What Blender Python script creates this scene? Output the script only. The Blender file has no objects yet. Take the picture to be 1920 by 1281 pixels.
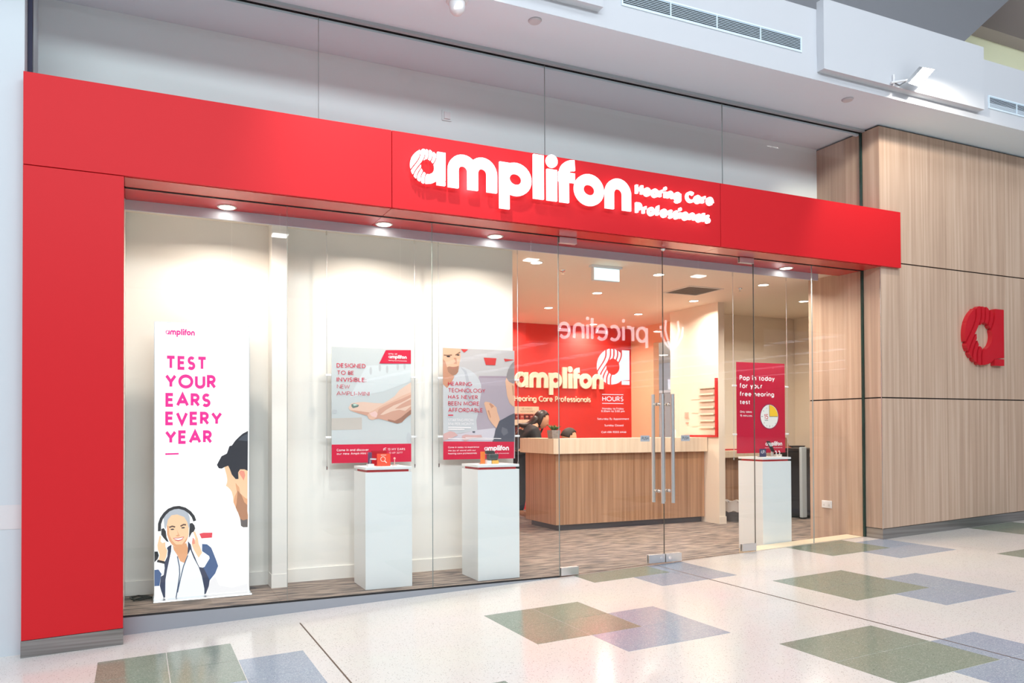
import bpy, bmesh, math, random
from mathutils import Vector, Matrix, Euler
random.seed(7)
sc = bpy.context.scene
COL = sc.collection
# ------------------------------------------------------------ camera
cam_d = bpy.data.cameras.new('camera'); cam = bpy.data.objects.new('camera', cam_d); COL.objects.link(cam)
sc.camera = cam
cam_d.sensor_fit = 'HORIZONTAL'; cam_d.sensor_width = 36.0
cam_d.lens = 36.0 * 1410.55 / 1920.0
cam_d.shift_x = 100.64 / 1920.0; cam_d.shift_y = 146.8 / 1920.0
cam_d.clip_start = 0.05; cam_d.clip_end = 300
YAW, PITCH, ROLL = -0.4056, 0.013, -0.0034
def cam_matrix():
    fw = Vector((-math.sin(YAW), math.cos(YAW), 0)); rt = Vector((math.cos(YAW), math.sin(YAW), 0)); up = Vector((0, 0, 1))
    f2 = fw*math.cos(PITCH) + up*math.sin(PITCH); u2 = up*math.cos(PITCH) - fw*math.sin(PITCH)
    r3 = rt*math.cos(ROLL) + u2*math.sin(ROLL); u3 = u2*math.cos(ROLL) - rt*math.sin(ROLL)
    m = Matrix.Identity(4)
    for i in range(3): m[i][0], m[i][1], m[i][2] = r3[i], u3[i], -f2[i]
    m[0][3], m[1][3], m[2][3] = 0.0, -5.161, 1.167
    return m
cam.matrix_world = cam_matrix()
# ------------------------------------------------------------ world, lamps, exposure
sc.view_settings.view_transform = 'Standard'; sc.view_settings.look = 'None'
sc.view_settings.gamma = 1.0; sc.view_settings.use_curve_mapping = False
sc.view_settings.exposure = 0.13
sc.cycles.use_denoising = True
sc.cycles.max_bounces = 10; sc.cycles.diffuse_bounces = 5; sc.cycles.glossy_bounces = 4
sc.cycles.transparent_max_bounces = 24; sc.cycles.sample_clamp_indirect = 6.0
sc.cycles.caustics_reflective = False; sc.cycles.caustics_refractive = False
W = bpy.data.worlds.new('sky'); sc.world = W; W.use_nodes = True
W.node_tree.nodes['Background'].inputs[0].default_value = (0.86, 0.90, 1.0, 1)
W.node_tree.nodes['Background'].inputs[1].default_value = 6.0
def lamp(name, typ, loc, target, power, col=(1, 1, 1), **kw):
    d = bpy.data.lights.new(name, typ); d.energy = power; d.color = col
    for k, v in kw.items(): setattr(d, k, v)
    o = bpy.data.objects.new(name, d); COL.objects.link(o); o.location = loc
    o.rotation_euler = (Vector(target) - Vector(loc)).to_track_quat('-Z', 'Y').to_euler()
    return o
DAY = (0.85, 0.935, 1.0)
lamp('skylight_lamp', 'AREA', (-0.5, -12.0, 7.12), (0.8, -1.0, 0.4), 1180, DAY, shape='RECTANGLE', size=16, size_y=1.5)
lamp('overhead_fill', 'AREA', (1.5, -4.9, 7.4), (1.5, -4.9, 0.0), 340, DAY, shape='RECTANGLE', size=16, size_y=2.4)  # unseen fill added overhead to bounce light off the floor onto the soffit
WARM = (1.0, 0.88, 0.75)
# ------------------------------------------------------------ helpers
def srgb(r, g, b):
    f = lambda c: ((c/255.0)/12.92 if c/255.0 <= 0.04045 else (((c/255.0)+0.055)/1.055)**2.4)
    return (f(r), f(g), f(b), 1)
def mat(name, col, rough=0.5, metal=0.0, emit=0.0, coat=0.0, spec=0.5, ecol=None):
    m = bpy.data.materials.new(name); m.use_nodes = True
    b = m.node_tree.nodes['Principled BSDF']
    b.inputs['Base Color'].default_value = col; b.inputs['Roughness'].default_value = rough
    b.inputs['Metallic'].default_value = metal; b.inputs['Coat Weight'].default_value = coat
    b.inputs['Coat Roughness'].default_value = 0.05
    b.inputs['Specular IOR Level'].default_value = spec
    if emit:
        b.inputs['Emission Color'].default_value = ecol or col; b.inputs['Emission Strength'].default_value = emit
    return m
def tex_mat(name, c1, c2, scale, detail=6, rough=0.5, lo=0.35, hi=0.65, coat=0.0, bump=0.0, scale_mul=1.0, c3=None, spec=0.5):
    """noise driven two tone material, scale = stretch of object coordinates"""
    m = mat(name, c1, rough, coat=coat, spec=spec); nt = m.node_tree; b = nt.nodes['Principled BSDF']
    tc = nt.nodes.new('ShaderNodeTexCoord'); mp = nt.nodes.new('ShaderNodeMapping'); mp.inputs['Scale'].default_value = scale
    geo = nt.nodes.new('ShaderNodeNewGeometry')
    nt.links.new(geo.outputs['Position'], mp.inputs['Vector'])
    n = nt.nodes.new('ShaderNodeTexNoise'); n.inputs['Scale'].default_value = scale_mul; n.inputs['Detail'].default_value = detail
    nt.links.new(mp.outputs[0], n.inputs['Vector'])
    r = nt.nodes.new('ShaderNodeValToRGB'); r.color_ramp.elements[0].position = lo; r.color_ramp.elements[1].position = hi
    r.color_ramp.elements[0].color = c1; r.color_ramp.elements[1].color = c2
    if c3 is not None:
        e = r.color_ramp.elements.new((lo+hi)/2); e.color = c3
    nt.links.new(n.outputs['Fac'], r.inputs[0]); nt.links.new(r.outputs[0], b.inputs['Base Color'])
    if bump:
        bp = nt.nodes.new('ShaderNodeBump'); bp.inputs['Strength'].default_value = bump; bp.inputs['Distance'].default_value = 0.004
        nt.links.new(n.outputs['Fac'], bp.inputs['Height']); nt.links.new(bp.outputs[0], b.inputs['Normal'])
    return m
def glass_mat(name, tint=(0.985, 0.995, 0.99, 1)):
    m = bpy.data.materials.new(name); m.use_nodes = True; nt = m.node_tree; nt.nodes.clear()
    out = nt.nodes.new('ShaderNodeOutputMaterial'); mix = nt.nodes.new('ShaderNodeMixShader')
    tr = nt.nodes.new('ShaderNodeBsdfTransparent'); tr.inputs[0].default_value = tint
    gl = nt.nodes.new('ShaderNodeBsdfGlossy'); gl.inputs['Roughness'].default_value = 0.0
    g = nt.nodes.new('ShaderNodeNewGeometry'); dot = nt.nodes.new('ShaderNodeVectorMath'); dot.operation = 'DOT_PRODUCT'
    nt.links.new(g.outputs['Incoming'], dot.inputs[0]); nt.links.new(g.outputs['Normal'], dot.inputs[1])
    def mth(op, a=None, b=None):
        n = nt.nodes.new('ShaderNodeMath'); n.operation = op
        for i, v in enumerate((a, b)):
            if v is None: continue
            if isinstance(v, (int, float)): n.inputs[i].default_value = v
            else: nt.links.new(v, n.inputs[i])
        return n.outputs[0]
    x = mth('ABSOLUTE', dot.outputs['Value']); x = mth('SUBTRACT', 1.0, x); x = mth('POWER', x, 5.0)
    x = mth('MULTIPLY', x, 0.955); x = mth('ADD', x, 0.045)
    nt.links.new(x, mix.inputs[0]); nt.links.new(tr.outputs[0], mix.inputs[1]); nt.links.new(gl.outputs[0], mix.inputs[2])
    nt.links.new(mix.outputs[0], out.inputs[0])
    return m
def terrazzo(name, base, chip_d, chip_l, rough=0.15):
    m = mat(name, base, rough, spec=0.5); nt = m.node_tree; b = nt.nodes['Principled BSDF']
    geo = nt.nodes.new('ShaderNodeNewGeometry')
    v = nt.nodes.new('ShaderNodeTexVoronoi'); v.inputs['Scale'].default_value = 250
    nt.links.new(geo.outputs['Position'], v.inputs['Vector'])
    sep = nt.nodes.new('ShaderNodeSeparateColor'); nt.links.new(v.outputs['Color'], sep.inputs[0])
    r = nt.nodes.new('ShaderNodeValToRGB'); cr = r.color_ramp; cr.interpolation = 'CONSTANT'
    cr.elements[0].position = 0; cr.elements[0].color = chip_d
    cr.elements[1].position = 0.035; cr.elements[1].color = base
    e = cr.elements.new(0.82); e.color = chip_l
    nt.links.new(sep.outputs[0], r.inputs[0])
    n = nt.nodes.new('ShaderNodeTexNoise'); n.inputs['Scale'].default_value = 1.3; n.inputs['Detail'].default_value = 3
    nt.links.new(geo.outputs['Position'], n.inputs['Vector'])
    mx = nt.nodes.new('ShaderNodeMix'); mx.data_type = 'RGBA'; mx.blend_type = 'MULTIPLY'; mx.inputs['Factor'].default_value = 0.12
    nt.links.new(r.outputs[0], mx.inputs['A']); nt.links.new(n.outputs['Color'], mx.inputs['B'])
    nt.links.new(mx.outputs['Result'], b.inputs['Base Color'])
    return m
class MB:
    def __init__(s): s.v = []; s.f = []; s.m = []
    def add(s, vs, fs, mi=0):
        o = len(s.v); s.v += [tuple(p) for p in vs]
        for f in fs: s.f.append(tuple(i+o for i in f)); s.m.append(mi)
        return s
    def box(s, x0, x1, y0, y1, z0, z1, mi=0):
        return s.add([(x0,y0,z0),(x1,y0,z0),(x1,y1,z0),(x0,y1,z0),(x0,y0,z1),(x1,y0,z1),(x1,y1,z1),(x0,y1,z1)],
              [(0,3,2,1),(4,5,6,7),(0,1,5,4),(1,2,6,5),(2,3,7,6),(3,0,4,7)], mi)
    def hexa(s, p, mi=0):   # eight corners, bottom ring then top ring
        return s.add(p, [(0,3,2,1),(4,5,6,7),(0,1,5,4),(1,2,6,5),(2,3,7,6),(3,0,4,7)], mi)
    def tube(s, p0, p1, r, n=12, mi=0, r2=None):
        p0, p1 = Vector(p0), Vector(p1); r2 = r if r2 is None else r2
        q = (p1-p0).to_track_quat('Z', 'Y').to_matrix()
        vs = []
        for p, rr in ((p0, r), (p1, r2)):
            for i in range(n):
                a = 2*math.pi*i/n; vs.append(p + q @ Vector((rr*math.cos(a), rr*math.sin(a), 0)))
        fs = [(i, (i+1) % n, n+(i+1) % n, n+i) for i in range(n)] + [tuple(range(n))[::-1], tuple(range(n, 2*n))]
        return s.add(vs, fs, mi)
    def path(s, pts, r, n=8, mi=0):
        for a, b in zip(pts, pts[1:]): s.tube(a, b, r, n, mi)
        return s
    def lathe(s, c, prof, n=20, mi=0, axis='z'):
        vs = []
        for r, h in prof:
            for i in range(n):
                a = 2*math.pi*i/n; p = (r*math.cos(a), r*math.sin(a), h)
                if axis == 'y': p = (p[0], p[2], p[1])
                vs.append((c[0]+p[0], c[1]+p[1], c[2]+p[2]))
        k = len(prof)
        fs = [(j*n+i, j*n+(i+1) % n, (j+1)*n+(i+1) % n, (j+1)*n+i) for j in range(k-1) for i in range(n)]
        fs += [tuple(range(n))[::-1], tuple(range((k-1)*n, k*n))]
        return s.add(vs, fs, mi)
    def ball(s, c, rx, ry, rz, n=14, k=9, mi=0):
        return s.lathe((0, 0, 0), [(max(1e-4, math.sin(math.pi*j/k)), -math.cos(math.pi*j/k)) for j in range(k+1)], n, mi)._tail(n*(k+1), c, rx, ry, rz)
    def _tail(s, cnt, c, rx, ry, rz):
        for i in range(len(s.v)-cnt, len(s.v)):
            x, y, z = s.v[i]; s.v[i] = (c[0]+x*rx, c[1]+y*ry, c[2]+z*rz)
        return s
    def build(s, name, mats, parent=None, smooth=False, bevel=0.0):
        off = Vector(parent.matrix_basis.translation) if parent else Vector((0, 0, 0))
        pp = parent.parent if parent else None
        while pp: off = off + Vector(pp.matrix_basis.translation); pp = pp.parent
        me = bpy.data.meshes.new(name); me.from_pydata([Vector(p)-off for p in s.v], [], s.f)
        if not isinstance(mats, (list, tuple)): mats = [mats]
        for m in mats: me.materials.append(m)
        me.polygons.foreach_set('material_index', s.m)
        bm = bmesh.new(); bm.from_mesh(me); bmesh.ops.recalc_face_normals(bm, faces=bm.faces); bm.to_mesh(me); bm.free()
        if smooth:
            me.polygons.foreach_set('use_smooth', [True]*len(me.polygons)); me.set_sharp_from_angle(angle=math.radians(40))
        me.update()
        o = bpy.data.objects.new(name, me); COL.objects.link(o)
        if parent: o.parent = parent
        if bevel:
            bv = o.modifiers.new('bevel', 'BEVEL'); bv.width = bevel; bv.segments = 2; bv.limit_method = 'ANGLE'
        return o
def thing(name, label, cat, loc=(0, 0, 0), group=None):
    o = bpy.data.objects.new(name, None); COL.objects.link(o); o.location = loc; o.empty_display_size = 0.1
    return tag(o, label, cat, group)
def tag(o, label=None, cat=None, group=None, kind=None):
    if label: o['label'] = label
    if cat: o['category'] = cat
    if group: o['group'] = group
    if kind: o['kind'] = kind
    return o
def struct(o, label=None): return tag(o, label, None, None, 'structure')
def sroot(name, label=None, loc=(0, 0, 0)):
    o = bpy.data.objects.new(name, None); COL.objects.link(o); o.location = loc
    return struct(o, label)
def dup(root, loc, label=None):
    r = root.copy(); COL.objects.link(r); r.location = loc
    if label: r['label'] = label
    for ch in list(root.children):
        c = ch.copy(); COL.objects.link(c); c.parent = r
        for g in ch.children:
            d = g.copy(); COL.objects.link(d); d.parent = c
    return r
# ------------------------------------------------------------ stroke lettering
def arc(cx, cy, rx, ry, a0, a1, n=None):
    n = n or max(4, int(abs(a1-a0)/15))
    return [(cx+rx*math.cos(math.radians(a0+(a1-a0)*i/n)), cy+ry*math.sin(math.radians(a0+(a1-a0)*i/n))) for i in range(n+1)]
X = 0.68
def bowl(cx, r=0.31): return arc(cx, X/2, r, X/2, 0, 360, 24)
GL = {
'A': (.8, [[(0,0),(.4,1),(.8,0)], [(.14,.33),(.66,.33)]]), 'B': (.5, [[(0,0),(0,1),(.25,1)]+arc(.25,.76,.22,.24,90,-90)+[(0,.52)], [(0,.52),(.27,.52)]+arc(.27,.26,.24,.26,90,-90)+[(0,0)]]),
'C': (.75, [arc(.48,.5,.48,.5,48,312,20)]), 'D': (.65, [[(0,0),(0,1),(.2,1)]+arc(.2,.5,.46,.5,90,-90,14)+[(0,0)]]),
'E': (.48, [[(.48,1),(0,1),(0,0),(.48,0)], [(0,.52),(.44,.52)]]), 'F': (.45, [[(.46,1),(0,1),(0,0)], [(0,.52),(.42,.52)]]),
'G': (.85, [arc(.48,.5,.48,.5,48,352,22)+[(.95,.46),(.55,.46)]]), 'H': (.62, [[(0,0),(0,1)], [(.62,0),(.62,1)], [(0,.52),(.62,.52)]]),
'I': (.0, [[(0,0),(0,1)]]), 'J': (.35, [[(.35,1),(.35,.25)]+arc(.15,.22,.2,.22,0,-150)]), 'K': (.58, [[(0,0),(0,1)], [(.56,1),(.02,.48)], [(.18,.6),(.58,0)]]),
'L': (.44, [[(0,1),(0,0),(.44,0)]]), 'M': (.86, [[(0,0),(.06,1),(.43,.2),(.80,1),(.86,0)]]), 'N': (.68, [[(0,0),(0,1),(.68,0),(.68,1)]]),
'O': (.98, [arc(.49,.5,.49,.5,0,360,28)]), 'P': (.5, [[(0,0),(0,1),(.25,1)]+arc(.25,.73,.25,.27,90,-90)+[(0,.46)]]), 'Q': (.98, [arc(.49,.5,.49,.5,0,360,28), [(.6,.25),(.95,-.05)]]),
'R': (.54, [[(0,0),(0,1),(.25,1)]+arc(.25,.74,.24,.26,90,-90)+[(0,.48)], [(.22,.48),(.54,0)]]), 'S': (.5, [arc(.26,.75,.22,.25,35,255)+arc(.24,.25,.24,.25,80,-150)]),
'T': (.66, [[(0,1),(.66,1)], [(.33,1),(.33,0)]]), 'U': (.62, [[(0,1),(0,.31)]+arc(.31,.31,.31,.31,180,360)+[(.62,1)]]), 'V': (.74, [[(0,1),(.37,0),(.74,1)]]),
'W': (1.1, [[(0,1),(.28,0),(.55,.9),(.82,0),(1.1,1)]]), 'X': (.66, [[(0,0),(.66,1)], [(0,1),(.66,0)]]), 'Y': (.7, [[(0,1),(.35,.45),(.7,1)], [(.35,.5),(.35,0)]]), 'Z': (.6, [[(0,1),(.6,1),(0,0),(.6,0)]]),
'a': (.62, [bowl(.31), [(.62,0),(.62,X)]]), 'b': (.62, [[(0,0),(0,1)], bowl(.31)]), 'c': (.5, [arc(.31,X/2,.31,X/2,50,310,16)]), 'd': (.62, [bowl(.31), [(.62,0),(.62,1)]]),
'e': (.62, [[(.02,.36),(.6,.36)]+arc(.31,X/2,.31,X/2,3,315,20)]), 'f': (.34, [[(.12,0),(.12,.78)]+arc(.31,.78,.19,.22,180,80), [(0,X),(.32,X)]]),
'g': (.62, [bowl(.31), [(.62,X),(.62,-.02)]+arc(.31,-.02,.31,.26,0,-150)]), 'h': (.54, [[(0,0),(0,1)], [(0,.4)]+arc(.27,.41,.27,.27,180,0)+[(.54,0)]]),
'i': (.0, [[(0,0),(0,X)], 'dot']), 'j': (.1, [[(.1,X),(.1,-.1)]+arc(-.05,-.1,.15,.16,0,-90), 'dotj']), 'k': (.48, [[(0,0),(0,1)], [(.45,X),(.02,.3)], [(.16,.42),(.48,0)]]), 'l': (.0, [[(0,0),(0,1)]]),
'm': (.92, [[(0,0),(0,X)], [(0,.4)]+arc(.23,.42,.23,.26,180,0)+[(.46,0)], [(.462,.395)]+arc(.691,.42,.229,.26,180,0)+[(.92,0)]]), 'n': (.54, [[(0,0),(0,X)], [(0,.4)]+arc(.27,.41,.27,.27,180,0)+[(.54,0)]]),
'o': (.64, [arc(.32,X/2,.32,X/2,0,360,24)]), 'p': (.62, [[(0,-.32),(0,X)], bowl(.31)]), 'q': (.62, [bowl(.31), [(.62,-.32),(.62,X)]]), 'r': (.32, [[(0,0),(0,X)], [(0,.38)]+arc(.27,.38,.27,.3,180,75)]),
's': (.4, [arc(.2,.51,.18,.17,35,255)+arc(.2,.17,.2,.17,80,-145)]), 't': (.32, [[(.14,.9),(.14,.2)]+arc(.3,.18,.16,.18,180,270), [(0,X),(.32,X)]]), 'u': (.54, [[(0,X),(0,.27)]+arc(.27,.27,.27,.27,180,360)+[(.54,X)], [(.54,0),(.54,X)]]),
'v': (.54, [[(0,X),(.27,0),(.54,X)]]), 'w': (.84, [[(0,X),(.21,0),(.42,X-.05),(.63,0),(.84,X)]]), 'x': (.5, [[(0,0),(.5,X)], [(0,X),(.5,0)]]), 'y': (.54, [[(0,X),(.27,.02)], [(.54,X),(.14,-.32)]]), 'z': (.46, [[(0,X),(.46,X),(0,0),(.46,0)]]),
'0': (.58, [arc(.29,.5,.29,.5,0,360,24)]), '1': (.2, [[(0,.8),(.2,1),(.2,0)]]), '2': (.5, [arc(.25,.74,.24,.26,165,-25)+[(0,0),(.52,0)]]), '3': (.48, [arc(.23,.75,.22,.25,150,-90)+arc(.23,.25,.25,.25,90,-150)]),
'4': (.58, [[(.42,0),(.42,1),(0,.28),(.58,.28)]]), '5': (.5, [[(.46,1),(.1,1),(.05,.55)]+arc(.23,.31,.26,.31,120,-150)]), '6': (.54, [arc(.27,.3,.27,.3,0,360,20), [(.03,.42),(.4,1)]]), '7': (.5, [[(0,1),(.5,1),(.14,0)]]),
'8': (.5, [arc(.25,.76,.2,.24,0,360,20), arc(.25,.26,.25,.26,0,360,20)]), '9': (.54, [arc(.27,.7,.27,.3,0,360,20), [(.51,.58),(.14,0)]]), '.': (.0, [[(0,0),(0,.12)]]), ',': (.05, [[(.05,.12),(0,-.12)]]), ':': (.0, [[(0,0),(0,.12)], [(0,.5),(0,.62)]]),
'-': (.34, [[(0,.36),(.34,.36)]]), '(': (.18, [arc(.4,.42,.4,.65,140,220)]), ')': (.18, [arc(-.22,.42,.4,.65,40,-40)]), '$': (.5, [arc(.26,.75,.22,.25,35,255)+arc(.24,.25,.24,.25,80,-150), [(.25,-.12),(.25,1.12)]]), ' ': (.1, []),
}
def stroke(pts, t):
    """flat ribbon of width t along a polyline: list of quads of 2D points"""
    closed = len(pts) > 3 and math.hypot(pts[0][0]-pts[-1][0], pts[0][1]-pts[-1][1]) < 1e-6
    P = [Vector(p) for p in (pts[:-1] if closed else pts)]
    Q = [P[0]]
    for p in P[1:]:
        if (p-Q[-1]).length > 1e-5: Q.append(p)
    P = Q; n = len(P); L = []; R = []
    for i in range(n):
        d0 = (P[i]-P[i-1]).normalized() if (i > 0 or closed) else None
        d1 = (P[(i+1) % n]-P[i]).normalized() if (i < n-1 or closed) else None
        if d0 is None: d0 = d1
        if d1 is None: d1 = d0
        b = (d0+d1)
        b = b.normalized() if b.length > 1e-4 else d1
        nn = Vector((-b.y, b.x)); c = max(0.45, nn.dot(Vector((-d1.y, d1.x))))
        L.append(P[i]+nn*(t/2/c)); R.append(P[i]-nn*(t/2/c))
    k = n if closed else n-1
    return [(tuple(R[i]), tuple(R[(i+1) % n]), tuple(L[(i+1) % n]), tuple(L[i])) for i in range(k)]
def disc2(cx, cy, rx, ry=None, n=24):
    ry = ry or rx
    return [tuple((cx+rx*math.cos(2*math.pi*i/n), cy+ry*math.sin(2*math.pi*i/n)) for i in range(n))]
def text2(s, h, width=None, w=0.14, track=0.13):
    """polygons of a line of text, baseline at 0, cap height h, fitted to width"""
    polys = []; x = 0.0; sq = 1.0-w
    for ch in s:
        adv, strokes = GL[ch]
        for st in strokes:
            if st in ('dot', 'dotj'):
                cx = x+w/2+(0 if st == 'dot' else .1); polys += disc2(cx, .92, w*.62, n=12); continue
            pp = [(x+w/2+px, w/2+py*sq) for px, py in st]
            for q in stroke(pp, w): polys.append(q)
        x += adv + w + (track if ch != ' ' else .22)
    x -= track
    sx = (width/x) if width else h
    return [tuple((px*sx, py*h) for px, py in q) for q in polys], x*sx
def striped_a(rows=44):
    """the striped round letter: unit height, width 1.1; returns separate pieces (lists of quads)"""
    cuts = [.31, .46, .575, .70, .825]; g = .022
    def xs(k, y):
        t = min(1, max(0, (0.86-y)/0.72)); t = t*t*(3-2*t); return cuts[k]-.37*t
    def iv(y):
        d = .25-(y-.5)**2; out = {}
        dl, dr = (.5-math.sqrt(d), .5+math.sqrt(d)) if d > 0 else (9, -9)
        hh = .22**2-(y-.5)**2; hl, hr = (.54-math.sqrt(hh), .54+math.sqrt(hh)) if hh > 0 else (None, None)
        for k in range(6):
            lo = dl if k == 0 else max(dl, xs(k-1, y)+g); hi = dr if k == 5 else min(dr, xs(k, y)-g)
            if k == 5 and y < .975:
                st = max(.83, xs(4, y)+g)
                if hi >= st-.005 and lo < hi: hi = 1.1
                else: out[(5, 'S')] = (st, 1.1)
            if hi <= lo: continue
            if hl is None or hi <= hl or lo >= hr: out[(k, 'M' if y > .5 else 'N') if hl is None else (k, 'L' if hi <= hl else 'R')] = (lo, hi); continue
            if lo < hl: out[(k, 'L')] = (lo, hl)
            if hi > hr: out[(k, 'R')] = (hr, hi)
        return out
    pieces = {}
    ys = [0.0005+.999*i/rows for i in range(rows+1)]
    for a, b in zip(ys, ys[1:]):
        m = iv((a+b)/2); A = iv(a+1e-6); B = iv(b-1e-6)
        for key, (l, h) in m.items():
            la, ha = A.get(key, (l, h)); lb, hb = B.get(key, (l, h))
            pieces.setdefault(key[0], []).append(((la, a), (ha, a), (hb, b), (lb, b)))
    out = []
    for k in sorted(pieces):           # split each band where the hole cuts it apart
        islands = []
        for q in pieces[k]:
            hit = [g_ for g_ in islands if any(abs(r[2][1]-q[0][1]) < 1e-6 and r[3][0] < q[1][0]+.004 and r[2][0] > q[0][0]-.004 for r in g_)]
            new = [q]
            for g_ in hit: new = g_+new; islands.remove(g_)
            islands.append(new)
        out += [g_ for g_ in islands if len(g_) > 2]
    return out
SA = striped_a()
def logo_letters():
    """amplifon wordmark, x-height 1, baseline 0: list of (name, polygons)"""
    t = .33; out = [('a', [q for p in SA for q in [tuple((x*.97, y*.98) for x, y in f) for f in p]])]
    def arch(x0, x1): r = (x1-x0)/2; return [(x0, 0), (x0, 1-t/2-r)] + arc(x0+r, 1-t/2-r, r, r, 180, 0, 14) + [(x1, 0)]
    out.append(('m', stroke([(1.156+t/2, 0)]+arch(1.156+t/2, 1.943)[1:], t) + stroke([(1.945, .004)]+arch(1.945, 2.73-t/2)[1:], t)))
    out.append(('p', stroke([(2.82+t/2, -.43), (2.82+t/2, .97)], t) + stroke(arc(3.36, .5, .54-t/2, .5-t/2, 0, 360, 30), t)))
    out.append(('l', stroke([(3.97+.18, 0), (3.97+.18, 1.36)], .36)))
    out.append(('i', stroke([(4.62, 0), (4.62, .97)], .36) + disc2(4.62, 1.23, .2)))
    out.append(('f', stroke([(5.06, 0), (5.06, .93)]+arc(5.44, .93, .38, .27, 180, 90, 8), t) + stroke([(4.86, .80), (5.44, .80)], .3)))
    out.append(('o', stroke(arc(5.97, .5, .545-t/2, .5-t/2, 0, 360, 32), t)))
    out.append(('n', stroke(arch(6.57+t/2, 7.56-t/2), t)))
    return out
LOGO = logo_letters(); LOGO_W = 7.56
def islands_of(polys):
    key = lambda p: (round(p[0], 4), round(p[1], 4)); isl = []; owner = {}
    for q in polys:
        es = [frozenset((key(a), key(b))) for a, b in zip(q, q[1:]+q[:1])] if len(q) == 4 else []
        hit = {owner[e] for e in es if e in owner}
        if hit: k = min(hit)
        else: k = len(isl); isl.append([])
        isl[k].append(q)
        for e in es: owner[e] = k
    return [i for i in isl if i]
def flat_to(mb, polys, fn, mi=0):
    for i, g_ in enumerate(islands_of(polys)):
        for q in g_:
            pts = [fn(p) for p in q]
            mb.add([(p[0], p[1]-(i % 5)*.00006, p[2]) for p in pts], [tuple(range(len(q)))], mi)
def extrude(polys, fn, depth_vec, name, m, parent):
    """solid raised letter from flat polygons"""
    bm = bmesh.new()
    for i, g_ in enumerate(islands_of(polys)):     # each stroke a closed solid, fronts a hair apart so none coincide
        vm = {}; fs = []
        for q in g_:
            vs = []
            for p in q:
                k = (round(p[0], 5), round(p[1], 5))
                if k not in vm: vm[k] = bm.verts.new(Vector(fn(p))-Vector(depth_vec).normalized()*(.0005*(i % 6)))
                if vm[k] not in vs: vs.append(vm[k])
            if len(vs) > 2:
                try: fs.append(bm.faces.new(vs))
                except ValueError: pass
        r = bmesh.ops.extrude_face_region(bm, geom=fs)
        nv = [e for e in r['geom'] if isinstance(e, bmesh.types.BMVert)]
        bmesh.ops.translate(bm, vec=Vector(depth_vec)+Vector(depth_vec).normalized()*(.0005*(i % 6)), verts=nv)
        cap = [f for f in r['geom'] if isinstance(f, bmesh.types.BMFace)]
        for f in fs:
            if f.is_valid and all(f not in cap for _ in (0,)):
                pass
    bmesh.ops.recalc_face_normals(bm, faces=bm.faces)
    me = bpy.data.meshes.new(name); off = Vector(parent.location)
    for v in bm.verts: v.co -= off
    bm.to_mesh(me); bm.free(); me.materials.append(m)
    o = bpy.data.objects.new(name, me); COL.objects.link(o); o.parent = parent
    return o
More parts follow.
